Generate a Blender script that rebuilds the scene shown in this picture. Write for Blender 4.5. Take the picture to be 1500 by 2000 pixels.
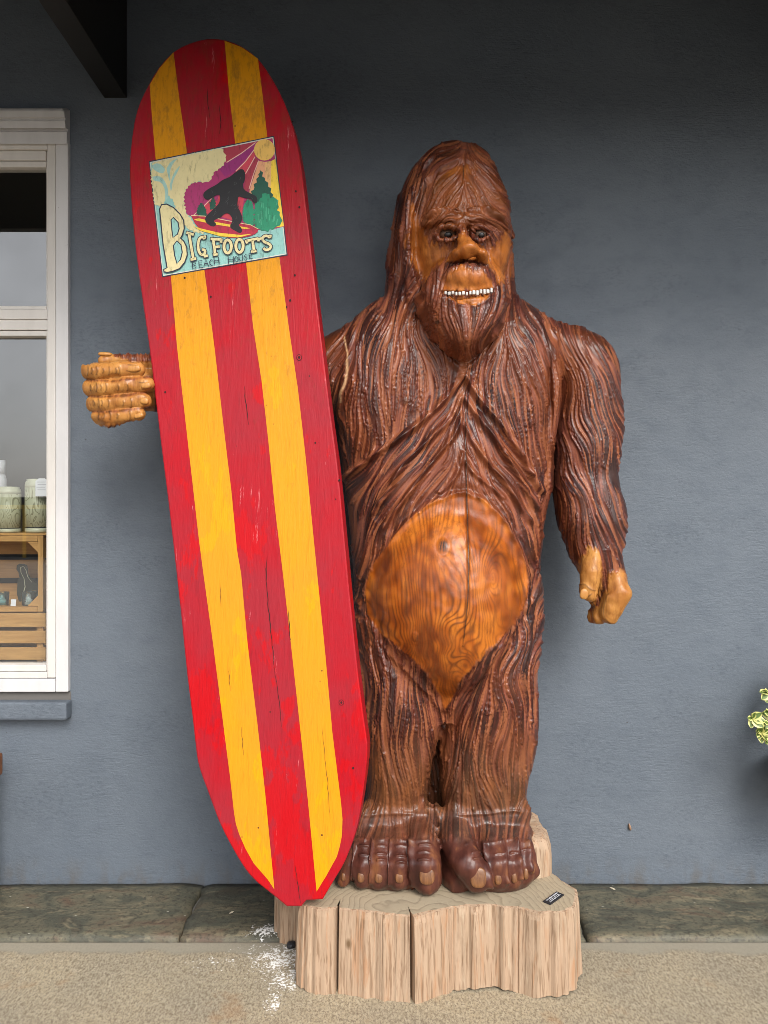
import bpy, bmesh, math, random
import numpy as np
from mathutils import Vector, Matrix
import openvdb

for o in list(bpy.data.objects):
    bpy.data.objects.remove(o)
scene = bpy.context.scene
COL = scene.collection
R = math.radians
random.seed(7)
rng = np.random.default_rng(11)

# ------------------------------------------------------------------ camera
FPX, CAMY, CAMZ = 1443.0, -2.98, 1.5
cam_d = bpy.data.cameras.new('camera')
cam_d.sensor_fit = 'VERTICAL'
cam_d.sensor_height = 36.0
cam_d.lens = 36.0 * FPX / 2000.0
cam_d.clip_start, cam_d.clip_end = 0.05, 2000
cam = bpy.data.objects.new('camera', cam_d)
COL.objects.link(cam)
cam.location = (0, CAMY, CAMZ)
cam.rotation_euler = (R(90), 0, 0)
scene.camera = cam

# ------------------------------------------------------------------ world, sun, exposure
SUN_EL, SUN_AZ = R(40), R(158)          # azimuth measured from +Y clockwise
world = bpy.data.worlds.new('World')
scene.world = world
world.use_nodes = True
wn = world.node_tree
wn.nodes.clear()
w_out = wn.nodes.new('ShaderNodeOutputWorld')
w_bg = wn.nodes.new('ShaderNodeBackground')
w_sky = wn.nodes.new('ShaderNodeTexSky')
w_sky.sky_type = 'NISHITA'
w_sky.sun_disc = False
w_sky.sun_elevation = SUN_EL
w_sky.sun_rotation = SUN_AZ
w_sky.dust_density = 3.0
w_hsv = wn.nodes.new('ShaderNodeHueSaturation')
w_hsv.inputs['Saturation'].default_value = 0.22
w_bg.inputs['Strength'].default_value = 0.12
wn.links.new(w_sky.outputs[0], w_hsv.inputs['Color'])
wn.links.new(w_hsv.outputs[0], w_bg.inputs['Color'])
wn.links.new(w_bg.outputs[0], w_out.inputs['Surface'])
sun_d = bpy.data.lights.new('sun', 'SUN')
sun_d.energy = 1.0
sun_d.angle = R(25)
sun_d.color = (1.0, 0.96, 0.9)
sun = bpy.data.objects.new('sun', sun_d)
COL.objects.link(sun)
sdir = Vector((math.sin(SUN_AZ) * math.cos(SUN_EL), math.cos(SUN_AZ) * math.cos(SUN_EL), math.sin(SUN_EL)))
sun.rotation_euler = sdir.to_track_quat('Z', 'Y').to_euler()
sun.location = (1, -6, 8)
vs = scene.view_settings
vs.view_transform = 'Standard'
vs.look = 'None'
vs.exposure = 1.2
vs.gamma = 1.0
vs.use_curve_mapping = False
scene.render.engine = 'CYCLES'
scene.cycles.max_bounces = 8
scene.cycles.use_denoising = True
scene.cycles.filter_width = 0.85

# ------------------------------------------------------------------ helpers
def P(u, v, Y):
    """point that lies at depth Y where the photo shows pixel u, v"""
    s = (Y - CAMY) / FPX
    return Vector(((u - 750.0) * s, Y, CAMZ - (v - 1000.0) * s))

def tag(o, label=None, cat=None, group=None, kind=None):
    if label: o['label'] = label
    if cat: o['category'] = cat
    if group: o['group'] = group
    if kind: o['kind'] = kind
    return o

def link(name, me, mat=None, parent=None):
    o = bpy.data.objects.new(name, me)
    COL.objects.link(o)
    if mat is not None and len(me.materials) == 0:
        me.materials.append(mat)
    if parent is not None:
        o.parent = parent
        if parent.type == 'EMPTY':
            o.location = -parent.location
    return o

def empty(name, loc, label=None, cat=None, group=None):
    o = bpy.data.objects.new(name, None)
    COL.objects.link(o)
    o.location = loc
    o.empty_display_size = 0.1
    return tag(o, label, cat, group)

def pyd(name, verts, faces, mat=None, parent=None, smooth=False):
    me = bpy.data.meshes.new(name)
    me.from_pydata([tuple(v) for v in verts], [], faces)
    me.validate()
    if smooth:
        me.polygons.foreach_set('use_smooth', [True] * len(me.polygons))
    me.update()
    return link(name, me, mat, parent)

def bm_obj(name, bm, mat=None, parent=None, smooth=False):
    me = bpy.data.meshes.new(name)
    bmesh.ops.recalc_face_normals(bm, faces=bm.faces)
    bm.to_mesh(me)
    bm.free()
    if smooth:
        me.polygons.foreach_set('use_smooth', [True] * len(me.polygons))
    return link(name, me, mat, parent)

def bm_box(bm, a, b, bev=0.0, rot=None):
    """axis box from corner a to corner b, edges bevelled; rot = (Matrix about its centre)"""
    c = [(a[i] + b[i]) / 2 for i in range(3)]
    s = [abs(b[i] - a[i]) for i in range(3)]
    m = Matrix.Translation(c) @ (rot.to_4x4() if rot else Matrix.Identity(4)) @ Matrix.Diagonal((*s, 1))
    r = bmesh.ops.create_cube(bm, size=1.0, matrix=m)
    if bev:
        es = list({e for v in r['verts'] for e in v.link_edges})
        bmesh.ops.bevel(bm, geom=es, offset=bev, segments=2, affect='EDGES', profile=0.6)

def box(name, a, b, mat, parent=None, bev=0.003, rot=None):
    bm = bmesh.new()
    bm_box(bm, a, b, bev, rot)
    return bm_obj(name, bm, mat, parent)

def lathe(name, prof, mat, parent=None, n=32, loc=(0, 0, 0), caps=True):
    vs_, fs = [], []
    for r, z in prof:
        for k in range(n):
            a = 2 * math.pi * k / n
            vs_.append((loc[0] + r * math.cos(a), loc[1] + r * math.sin(a), loc[2] + z))
    for i in range(len(prof) - 1):
        for k in range(n):
            fs.append((i * n + k, i * n + (k + 1) % n, (i + 1) * n + (k + 1) % n, (i + 1) * n + k))
    if caps:
        fs.append(tuple(reversed(range(n))))
        fs.append(tuple((len(prof) - 1) * n + k for k in range(n)))
    return pyd(name, vs_, fs, mat, parent, True)

# ------------------------------------------------------------------ numpy noise
def _h(i, j, k, seed):
    n = (i * 374761393 + j * 668265263 + k * 1274126177 + seed * 974634777) & 0xFFFFFFFF
    n = ((n ^ (n >> 13)) * 1103515245) & 0xFFFFFFFF
    n = ((n ^ (n >> 16)) * 2654435769) & 0xFFFFFFFF
    return (n >> 8).astype(np.float64) / 16777216.0

def vnoise(x, y, z=None, seed=0):
    x = np.asarray(x, float); y = np.asarray(y, float)
    z = np.zeros_like(x) if z is None else np.asarray(z, float)
    i, j, k = np.floor(x).astype(np.int64), np.floor(y).astype(np.int64), np.floor(z).astype(np.int64)
    fx, fy, fz = x - i, y - j, z - k
    fx, fy, fz = [f * f * (3 - 2 * f) for f in (fx, fy, fz)]
    out = 0
    for a in (0, 1):
        for b in (0, 1):
            for c in (0, 1):
                w = (fx if a else 1 - fx) * (fy if b else 1 - fy) * (fz if c else 1 - fz)
                out = out + w * _h(i + a, j + b, k + c, seed)
    return out * 2 - 1

def sstep(a, b, x):
    t = np.clip((x - a) / (b - a), 0, 1)
    return t * t * (3 - 2 * t)

# ------------------------------------------------------------------ material helpers
class NT:
    def __init__(self, name):
        self.m = bpy.data.materials.new(name)
        self.m.use_nodes = True
        self.t = self.m.node_tree
        self.b = self.t.nodes['Principled BSDF']
        self.out = self.t.nodes['Material Output']
    def n(self, typ, **kw):
        nd = self.t.nodes.new(typ)
        for k, v in kw.items():
            setattr(nd, k, v)
        return nd
    def l(self, a, b):
        self.t.links.new(a, b)
    def put(self, sock, val):
        if hasattr(val, 'is_linked') or isinstance(val, bpy.types.NodeSocket):
            self.l(val, sock)
        else:
            sock.default_value = val
    def coord(self, scale=(1, 1, 1), rot=(0, 0, 0), loc=(0, 0, 0), src='Object'):
        tc = self.n('ShaderNodeTexCoord')
        mp = self.n('ShaderNodeMapping')
        mp.inputs['Scale'].default_value = scale
        mp.inputs['Rotation'].default_value = rot
        mp.inputs['Location'].default_value = loc
        self.l(tc.outputs[src], mp.inputs['Vector'])
        return mp.outputs[0]
    def noise(self, vec, scale=5, detail=4, rough=0.55, dist=0.0):
        nd = self.n('ShaderNodeTexNoise')
        nd.inputs['Scale'].default_value = scale
        nd.inputs['Detail'].default_value = detail
        nd.inputs['Roughness'].default_value = rough
        nd.inputs['Distortion'].default_value = dist
        self.l(vec, nd.inputs['Vector'])
        return nd.outputs['Fac']
    def voro(self, vec, scale=5, out='Distance', feature='F1', rand=1.0):
        nd = self.n('ShaderNodeTexVoronoi', feature=feature)
        nd.inputs['Scale'].default_value = scale
        nd.inputs['Randomness'].default_value = rand
        self.l(vec, nd.inputs['Vector'])
        return nd.outputs[out]
    def ramp(self, fac, stops, interp='LINEAR'):
        nd = self.n('ShaderNodeValToRGB')
        cr = nd.color_ramp
        cr.interpolation = interp
        while len(cr.elements) < len(stops):
            cr.elements.new(0.5)
        for e, (p, c) in zip(cr.elements, stops):
            e.position = p
            e.color = (*c, 1) if not isinstance(c, (int, float)) else (c, c, c, 1)
        self.l(fac, nd.inputs[0])
        return nd.outputs[0]
    def mix(self, fac, a, b, mode='MIX'):
        nd = self.n('ShaderNodeMix', data_type='RGBA', blend_type=mode)
        self.put(nd.inputs[0], fac)
        for s, v in ((nd.inputs[6], a), (nd.inputs[7], b)):
            if isinstance(v, tuple): s.default_value = (*v[:3], 1)
            else: self.l(v, s)
        return nd.outputs[2]
    def math(self, op, a, b=None, c=None, clamp=False):
        nd = self.n('ShaderNodeMath', operation=op, use_clamp=clamp)
        self.put(nd.inputs[0], a)
        if b is not None: self.put(nd.inputs[1], b)
        if c is not None: self.put(nd.inputs[2], c)
        return nd.outputs[0]
    def attr(self, name):
        nd = self.n('ShaderNodeAttribute', attribute_name=name)
        return nd.outputs['Fac']
    def bump(self, h, strength=0.5, dist=0.002, normal=None):
        nd = self.n('ShaderNodeBump')
        nd.inputs['Strength'].default_value = strength
        nd.inputs['Distance'].default_value = dist
        self.l(h, nd.inputs['Height'])
        if normal is not None: self.l(normal, nd.inputs['Normal'])
        return nd.outputs[0]
    def fin(self, color=None, rough=None, normal=None, spec=None, metallic=None, coat=None, coat_rough=None):
        b = self.b
        for key, v in (('Base Color', color), ('Roughness', rough), ('Normal', normal), ('Specular IOR Level', spec),
                       ('Metallic', metallic), ('Coat Weight', coat), ('Coat Roughness', coat_rough)):
            if v is None: continue
            if isinstance(v, tuple): v = (*v[:3], 1)
            self.put(b.inputs[key], v)
        return self.m

def paint(name, col, rough=0.55, worn=0.25, scale=40, bump=0.25, low=0.72):
    """a flat paint with a slightly uneven coat"""
    t = NT(name)
    c = t.coord()
    n1 = t.noise(c, scale, 5, 0.6)
    n2 = t.noise(c, scale * 0.12, 3, 0.5)
    col2 = tuple(x * low for x in col)
    a = t.mix(t.math('MULTIPLY', n2, worn * 2, clamp=True), col, col2)
    a = t.mix(t.ramp(n1, [(0.55, 0.0), (0.75, 0.35)]), a, col2)
    return t.fin(a, rough, t.bump(n1, bump, 0.001))

# ---- wall paint over rough plaster
def mat_wall():
    t = NT('grey_blue_wall_paint')
    c = t.coord()
    blot = t.noise(c, 1.3, 5, 0.6)
    mott = t.noise(t.coord((1, 1, 1.6)), 9, 6, 0.65)
    fine = t.noise(c, 150, 3, 0.6)
    br1 = t.noise(t.coord((1.2, 1, 9), rot=(0, R(12), 0)), 14, 4, 0.6, 0.9)
    br2 = t.noise(t.coord((1.0, 1, 10), rot=(0, R(-28), 0)), 17, 4, 0.6, 1.2)
    sel = t.ramp(t.noise(c, 3.1, 2), [(0.44, 0.0), (0.56, 1.0)])
    br = t.mix(sel, br1, br2)
    col = t.mix(t.ramp(blot, [(0.3, 0.0), (0.7, 1.0)]), (0.099, 0.120, 0.148), (0.121, 0.142, 0.169))
    col = t.mix(t.ramp(mott, [(0.50, 0.0), (0.66, 0.28)]), col, (0.074, 0.092, 0.118))
    scuff = t.math('MULTIPLY', t.ramp(t.noise(t.coord((1, 1, 1.5), loc=(2, 0, 5)), 2.6, 3, 0.6), [(0.50, 0.0), (0.62, 1.0)]), t.ramp(t.noise(t.coord((1, 1, 2.0)), 48, 5, 0.7), [(0.48, 0.0), (0.66, 0.6)]))
    col = t.mix(scuff, col, (0.052, 0.064, 0.083))
    lows = t.n('ShaderNodeSeparateXYZ'); t.l(c, lows.inputs[0])
    dirt = t.math('MULTIPLY', t.ramp(lows.outputs[2], [(0.0, 1.0), (0.12, 0.0)]), t.ramp(t.noise(t.coord((1, 1, 0.5)), 18, 5, 0.65), [(0.45, 0.0), (0.65, 0.6)]))
    col = t.mix(dirt, col, (0.10, 0.085, 0.065))
    col = t.mix(t.ramp(fine, [(0.55, 0.0), (0.8, 0.5)]), col, (0.075, 0.09, 0.11))
    # small pits where the paint has come off
    pit = t.ramp(t.voro(t.coord((1, 1, 1)), 7.0), [(0.0, 1.0), (0.018, 1.0), (0.026, 0.0)])
    col = t.mix(pit, col, (0.05, 0.05, 0.055))
    nb = t.bump(fine, 0.32, 0.0022)
    brm = t.math('MULTIPLY', br, t.ramp(t.noise(t.coord(loc=(4, 0, 1)), 2.3, 3), [(0.45, 0.12), (0.62, 1.0)]))
    nb = t.bump(t.noise(t.coord((1, 1, 1.5)), 62, 4, 0.6, 0.6), 0.45, 0.004, nb)
    nb = t.bump(brm, 0.5, 0.0045, nb)
    nb = t.bump(mott, 0.5, 0.006, nb)
    return t.fin(col, t.ramp(mott, [(0.3, 0.5), (0.7, 0.68)]), nb, 0.4)

def spill_mask(t):
    """white paint drips: ragged blotches round a few centres on the ground (metres)"""
    tc = t.n('ShaderNodeTexCoord')
    sp = t.n('ShaderNodeSeparateXYZ')
    t.l(tc.outputs['Object'], sp.inputs[0])
    total = None
    for cx, cy, rx, ry, k in ((-0.345, -0.50, 0.17, 0.15, 0.86), (-0.31, -0.60, 0.13, 0.12, 0.82), (-0.42, -0.45, 0.19, 0.07, 0.68), (-0.55, -0.53, 0.20, 0.08, 0.66),
                              (-0.335, -0.72, 0.05, 0.10, 0.8), (-0.42, -0.34, 0.09, 0.08, 0.85)):
        dx = t.math('DIVIDE', t.math('SUBTRACT', sp.outputs[0], cx), rx)
        dy = t.math('DIVIDE', t.math('SUBTRACT', sp.outputs[1], cy), ry)
        d = t.math('ADD', t.math('MULTIPLY', dx, dx), t.math('MULTIPLY', dy, dy))
        g = t.math('MULTIPLY', t.math('EXPONENT', t.math('MULTIPLY', d, -0.9)), k)
        total = g if total is None else t.math('MAXIMUM', total, g)
    n1 = t.noise(t.coord((1.5, 1, 1), rot=(0, 0, R(30))), 26, 6, 0.72, 0.6)
    n2 = t.noise(t.coord(), 120, 3, 0.6)
    n = t.math('ADD', t.math('MULTIPLY', n1, 0.5), t.math('MULTIPLY', n2, 0.5))
    s = t.math('ADD', t.math('MULTIPLY', total, 0.36), n)
    return t.ramp(s, [(0.765, 0.0), (0.835, 1.0)])

def mat_concrete():
    t = NT('broomed_concrete')
    c = t.coord()
    br = t.noise(t.coord((1, 0.36, 1), rot=(0, 0, R(7))), 115, 3, 0.65)
    br2 = t.noise(t.coord((1, 0.5, 1), rot=(0, 0, R(10))), 85, 4, 0.65)
    gr = t.noise(t.coord((1, 0.6, 1), rot=(0, 0, R(7))), 150, 2, 0.8)
    big = t.noise(c, 2.2, 5, 0.6)
    col = t.mix(t.ramp(big, [(0.38, 0.0), (0.60, 1.0)]), (0.385, 0.320, 0.212), (0.285, 0.245, 0.175))
    col = t.mix(t.ramp(br2, [(0.40, 0.0), (0.66, 0.6)]), col, (0.47, 0.41, 0.30))
    col = t.mix(t.ramp(br, [(0.50, 0.0), (0.66, 0.6)]), col, (0.165, 0.132, 0.09))
    col = t.mix(t.ramp(gr, [(0.44, 0.0), (0.70, 0.85)]), col, (0.14, 0.102, 0.07))
    rust = t.ramp(t.noise(t.coord((1, 1, 1), loc=(3.1, 0.4, 0)), 3.3, 4, 0.62), [(0.60, 0.0), (0.72, 0.6)])
    col = t.mix(rust, col, (0.33, 0.165, 0.065))
    # smooth mortar band next to the stones
    sp = t.n('ShaderNodeSeparateXYZ')
    t.l(t.coord(), sp.inputs[0])
    edge = t.math('ADD', sp.outputs[1], t.math('MULTIPLY', t.math('SUBTRACT', t.noise(c, 6, 4), 0.5), 0.10))
    band = t.ramp(t.math('ADD', edge, 1.0), [(0.525, 0.0), (0.545, 1.0)])
    col = t.mix(t.math('MULTIPLY', band, 0.8), col, (0.275, 0.25, 0.195))
    sm = spill_mask(t)
    col = t.mix(sm, col, (0.80, 0.79, 0.76))
    h = t.math('ADD', t.math('MULTIPLY', br, 0.6), t.math('MULTIPLY', gr, 0.5))
    h = t.math('MULTIPLY', h, t.math('SUBTRACT', 1.0, t.math('MULTIPLY', band, 0.75)))
    nb = t.bump(h, 0.7, 0.004)
    nb = t.bump(sm, 0.25, 0.001, nb)
    return t.fin(col, 0.85, nb, 0.3)

def mat_stone(name='mossy_flagstone', shift=0.0):
    t = NT(name)
    c = t.coord(loc=(shift, shift * 0.7, 0))
    n1 = t.noise(t.coord((0.7, 1.4, 1), loc=(shift, 0, 0)), 6, 6, 0.62, 0.8)
    n2 = t.noise(t.coord((1, 2.4, 1), loc=(shift, 3, 0)), 9, 6, 0.6, 1.0)
    n3 = t.noise(c, 70, 4, 0.6)
    col = t.ramp(n1, [(0.28, (0.078, 0.062, 0.042)), (0.44, (0.072, 0.072, 0.052)), (0.56, (0.125, 0.112, 0.074)), (0.7, (0.105, 0.066, 0.044)), (0.8, (0.18, 0.15, 0.09))])
    col = t.mix(t.ramp(n2, [(0.55, 0.0), (0.68, 0.6)]), col, (0.24, 0.20, 0.125))
    col = t.mix(t.ramp(n3, [(0.5, 0.0), (0.66, 0.7)]), col, (0.035, 0.031, 0.023))
    # pale flecks
    fl = t.ramp(t.voro(t.coord((1, 2.2, 1), rot=(0, 0, R(35))), 13), [(0.0, 1.0), (0.05, 1.0), (0.065, 0.0)])
    fl = t.math('MULTIPLY', fl, t.ramp(t.noise(c, 2.5, 2), [(0.48, 0.0), (0.56, 1.0)]))
    col = t.mix(fl, col, (0.45, 0.43, 0.36))
    sm = spill_mask(t)
    col = t.mix(sm, col, (0.75, 0.74, 0.71))
    nb = t.bump(n3, 0.4, 0.002)
    nb = t.bump(n1, 0.8, 0.012, nb)
    return t.fin(col, 0.6, nb, 0.45)

def mat_simple_wood(name, c1, c2, axis='x', rough=0.5, scale=1.0):
    t = NT(name)
    sc = {'x': (1.2, 14, 14), 'y': (14, 1.2, 14), 'z': (14, 14, 1.2)}[axis]
    g = t.noise(t.coord(sc), 4 * scale, 5, 0.6, 0.6)
    g2 = t.noise(t.coord(tuple(3 * s for s in sc)), 5 * scale, 3, 0.6)
    col = t.mix(t.ramp(g, [(0.35, 0.0), (0.68, 1.0)]), c1, c2)
    col = t.mix(t.ramp(g2, [(0.55, 0.0), (0.8, 0.4)]), col, tuple(x * 0.6 for x in c2))
    return t.fin(col, rough, t.bump(g2, 0.25, 0.001), 0.4)

def mat_white_paint(name='old_white_paint', col=(0.60, 0.57, 0.535)):
    t = NT(name)
    c = t.coord()
    n1 = t.noise(c, 30, 5, 0.6)
    n2 = t.noise(t.coord((4, 4, 1)), 5, 4, 0.6)
    a = t.mix(t.ramp(n2, [(0.4, 0.0), (0.75, 0.5)]), col, tuple(x * 0.8 for x in col))
    chip = t.ramp(t.noise(t.coord((1, 1, 0.7)), 26, 6, 0.7, 0.5), [(0.70, 0.0), (0.73, 0.85)])
    a = t.mix(chip, a, (0.10, 0.085, 0.07))
    return t.fin(a, 0.5, t.bump(n1, 0.35, 0.0015), 0.4)

M = {}
M['wall'] = mat_wall()
M['concrete'] = mat_concrete()
M['stones'] = [mat_stone('mossy_flagstone', 0.0), mat_stone('brown_flagstone', 5.3), mat_stone('green_flagstone', 9.1)]
M['white'] = mat_white_paint()
M['white2'] = mat_white_paint('white_casing_paint', (0.585, 0.575, 0.575))
M['black_wood'] = paint('black_beam_paint', (0.006, 0.0055, 0.005), 0.6, 0.3, 60)
M['ceil'] = paint('dark_ceiling_paint', (0.07, 0.07, 0.072), 0.7, 0.3, 30)
M['pine'] = mat_simple_wood('pine_crate_wood', (0.56, 0.32, 0.11), (0.42, 0.22, 0.07))
M['pine_up'] = mat_simple_wood('pine_upright_wood', (0.56, 0.32, 0.11), (0.42, 0.22, 0.07), 'z')
M['bench'] = mat_simple_wood('bench_wood', (0.20, 0.075, 0.028), (0.12, 0.045, 0.018))

# ================================================================== SETTING
# ---- ground
pyd('ground', [(-300, -300, -0.03), (300, -300, -0.03), (300, 60, -0.03), (-300, 60, -0.03)], [(0, 1, 2, 3)],
    paint('pale_bounce_lot', (0.22, 0.21, 0.195), 0.9, 0.4, 20))['kind'] = 'structure'  # unseen lot, made pale to bounce fill onto upper wall and roof
o = box('sidewalk', (-9, -4.4, -0.14), (9, -0.40, 0.0), M['concrete'], None, 0.01)
o['kind'] = 'structure'
o = box('stone_bed', (-9, -0.41, -0.14), (9, 0.03, -0.035), paint('dark_mortar', (0.035, 0.03, 0.024), 0.9, 0.3, 60), None, 0.0)
o['kind'] = 'structure'
stone_bed = o
# flagstones along the wall, each with ragged edges and an uneven top
def flagstone(x0, x1, k):
    nx, ny = max(6, int((x1 - x0) / 0.035)), 12
    ya, yb = -0.380, -0.012
    vv, ff = [], []
    for j in range(ny + 1):
        for i in range(nx + 1):
            fx, fy = i / nx, j / ny
            x = x0 + 0.004 + (x1 - x0 - 0.008) * fx
            y = ya + (yb - ya) * fy
            if i in (0, nx): x += 0.010 * float(vnoise([y * 22], [x0 * 7], None, 3)[0]) * (1 if i else -1)
            if j == 0: y += 0.009 * float(vnoise([x * 16], [k], None, 4)[0])
            z = 0.006 + 0.004 * float(vnoise([x * 7], [y * 11], None, 5)[0]) + 0.002 * float(vnoise([x * 25], [y * 40], None, 6)[0])
            e = min(i, nx - i, j + 0.0)
            if e == 0: z -= 0.008
            vv.append((x, y, z))
    w = nx + 1
    for j in range(ny):
        for i in range(nx):
            ff.append((j * w + i, j * w + i + 1, (j + 1) * w + i + 1, (j + 1) * w + i))
    base = len(vv)
    rim = [i for i in range(nx + 1)] + [j * w + nx for j in range(1, ny + 1)] + [ny * w + i for i in range(nx - 1, -1, -1)] + [j * w for j in range(ny - 1, 0, -1)]
    for r in rim:
        vv.append((vv[r][0], vv[r][1], -0.05))
    for q in range(len(rim)):
        q2 = (q + 1) % len(rim)
        ff.append((rim[q], base + q, base + q2, rim[q2]))
    return pyd('flagstone', vv, ff, M['stones'][k % 3], stone_bed, True)
xs = [-3.6, -2.55, -1.62, -0.725, 0.715, 1.95, 3.1]
for k in range(len(xs) - 1):
    flagstone(xs[k], xs[k + 1], (1, 2, 0, 1, 2, 0)[k])

# ---- wall with a window opening
WX0, WX1, WZ0, WZ1 = -2.45, -1.268, 0.775, 3.10      # opening
def wall_mesh():
    bm = bmesh.new()
    bm_box(bm, (-9, 0, -0.14), (WX0, 0.22, 4.2))
    bm_box(bm, (WX1, 0, -0.14), (9, 0.22, 4.2))
    bm_box(bm, (WX0, 0, -0.14), (WX1, 0.22, WZ0))
    bm_box(bm, (WX0, 0, WZ1), (WX1, 0.22, 4.2))
    return bm
o = bm_obj('wall', wall_mesh(), M['wall'])
tag(o, 'grey blue painted plaster wall behind the statue', 'wall', None, 'structure')

# ---- what the window mirrors: a low dark wall and a yellow rail across the lot
fw = box('lot_wall', (-30, -22.4, -0.03), (30, -22.0, 2.0), paint('dark_lot_wall', (0.05, 0.05, 0.055), 0.8), None, 0.01)
tag(fw, 'low dark wall across the lot, mirrored in the window glass', 'wall')
rl = empty('yellow_rail', (0, -21.6, -0.03), 'yellow rail on posts in front of the dark lot wall, mirrored in the glass', 'rail')
M['rail'] = paint('yellow_rail_paint', (0.62, 0.40, 0.04), 0.5)
box('rail_bar', (-30, -21.66, 1.60), (30, -21.56, 1.74), M['rail'], rl, 0.01)
for x in range(-28, 30, 4):
    box('post', (x - 0.05, -21.65, -0.03), (x + 0.05, -21.57, 1.598), M['rail'], rl, 0.01)

# ---- porch roof
roof = empty('porch_roof', (0, -0.9, 3.75), 'dark porch roof over the statue with black beams', 'roof')
box('roof_deck', (-9, -1.36, 3.72), (9, -0.002, 3.80), M['ceil'], roof, 0.0)
for x in (-6.74, -3.91, 1.75, 4.58):
    box('beam', (x - 0.046, -1.30, 3.168), (x + 0.046, -0.002, 3.717), M['black_wood'], roof, 0.003)
box('beam', (-1.127, -1.30, 3.168), (-1.036, -0.002, 3.717), M['black_wood'], roof, 0.003)
box('fascia', (-9, -1.36, 3.16), (9, -1.305, 3.717), M['ceil'], roof, 0.003)

# ---- window
win = empty('window', P(60, 1350, 0.0), 'white painted double-hung window with chipped frame beside the surfboard', 'window')
S0 = -CAMY / FPX
def wz(v, Y=0.0): return CAMZ - (v - 1000) * (Y - CAMY) / FPX
def wx(u, Y=0.0): return (u - 750) * (Y - CAMY) / FPX
XL = -2.5
# outer casing board, its head moulding and the frame
box('casing', (wx(113), -0.022, wz(1349)), (wx(137.5), 0.05, wz(281)), M['white2'], win, 0.004)
box('casing', (XL, -0.0225, wz(1349)), (wx(113) - 0.0012, 0.05, wz(1324)), M['white2'], win, 0.003)
hp = [(0.0, 281), (-0.03, 281), (-0.03, 258), (-0.020, 256), (-0.020, 252), (-0.042, 250), (-0.046, 236), (-0.040, 232), (-0.050, 229), (-0.052, 216), (-0.046, 212), (0.0, 211)]
vv = []
for x in (XL, wx(136) - 0.012, wx(136.5)):
    for q, (y, v) in enumerate(hp):
        zz = wz(v, y)
        if x > wx(136) - 0.001 and v < 225: zz -= 0.010 * (225 - v) / 14
        vv.append((x, y, zz))
n = len(hp)
ff = [(a * n + i, a * n + (i + 1) % n, (a + 1) * n + (i + 1) % n, (a + 1) * n + i) for a in range(2) for i in range(n)] + [tuple(range(n)), tuple(2 * n + i for i in reversed(range(n)))]
pyd('head_moulding', vv, ff, M['white2'], win)
# frame: jamb, head, bottom, meeting rails
box('frame_jamb', (wx(96), -0.018, wz(1322)), (wx(112.2), 0.06, wz(283)), M['white'], win, 0.004)
box('sash_stile', (wx(92.5, 0.01), 0.000, wz(1310)), (wx(96) - 0.0012, 0.05, wz(296)), M['white'], win, 0.003)
box('frame_head', (XL, -0.0175, wz(296)), (wx(96) - 0.0012, 0.05, wz(283)), M['white'], win, 0.003)
box('sash_rail', (XL, -0.009, wz(315)), (wx(92) - 0.0012, 0.05, wz(296) - 0.0012), M['white'], win, 0.003)
box('sash_rail', (XL, -0.003, wz(327)), (wx(92) - 0.0012, 0.05, wz(315) - 0.0012), M['white'], win, 0.004)
box('meeting_rail', (XL, -0.004, wz(605)), (wx(92) - 0.0012, 0.05, wz(598)), M['white'], win, 0.003)
box('meeting_rail', (XL, -0.011, wz(625)), (wx(95.5) - 0.0012, 0.05, wz(605) - 0.0012), M['white'], win, 0.003)
box('meeting_rail', (XL, -0.006, wz(645)), (wx(95.5) - 0.0012, 0.05, wz(625) - 0.0012), M['white'], win, 0.003)
box('meeting_rail', (XL, 0.001, wz(656)), (wx(92) - 0.0012, 0.05, wz(645) - 0.0012), M['white'], win, 0.004)
box('sash_rail', (XL, -0.004, wz(1311)), (wx(92) - 0.0012, 0.05, wz(1298)), M['white'], win, 0.003)
box('sash_rail', (XL, -0.014, wz(1323)), (wx(96) - 0.0012, 0.06, wz(1311) - 0.0012), M['white'], win, 0.003)
box('sill_board', (XL, -0.004, wz(1371)), (wx(139), 0.08, wz(1350.5)), paint('sill_mortar', (0.13, 0.12, 0.11), 0.8, 0.4, 50), win, 0.004)
sb = bmesh.new(); bm_box(sb, (XL, -0.055, wz(1406, -0.05)), (wx(131, -0.05), -0.003, wz(1371.5, -0.05)), 0.008)
bm_obj('stone_sill', sb, M['wall'], win)
def mat_glass():
    t = NT('window_glass')
    t.t.nodes.remove(t.b)
    gl = t.n('ShaderNodeBsdfGlossy'); gl.inputs['Roughness'].default_value = 0.0
    tr = t.n('ShaderNodeBsdfTransparent'); tr.inputs['Color'].default_value = (0.93, 0.95, 0.94, 1)
    lw = t.n('ShaderNodeLayerWeight')
    fr = t.math('ADD', 0.25, t.math('MULTIPLY', t.math('POWER', lw.outputs['Facing'], 4.0), 0.8))
    dirt = t.ramp(t.noise(t.coord((1, 1, 1)), 3, 4), [(0.3, 0.9), (0.7, 1.1)])
    mx = t.n('ShaderNodeMixShader')
    t.l(t.math('MULTIPLY', fr, dirt, clamp=True), mx.inputs[0])
    t.l(tr.outputs[0], mx.inputs[1]); t.l(gl.outputs[0], mx.inputs[2])
    t.l(mx.outputs[0], t.out.inputs['Surface'])
    return t.m
M['glass'] = mat_glass()
def pane(v0, v1, y):
    return pyd('pane', [(XL, y, wz(v1)), (wx(93), y, wz(v1)), (wx(93), y, wz(v0)), (XL, y, wz(v0))], [(0, 1, 2, 3)], M['glass'], win)
pane(326, 600, 0.022)
pane(654, 1300, 0.034)

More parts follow.
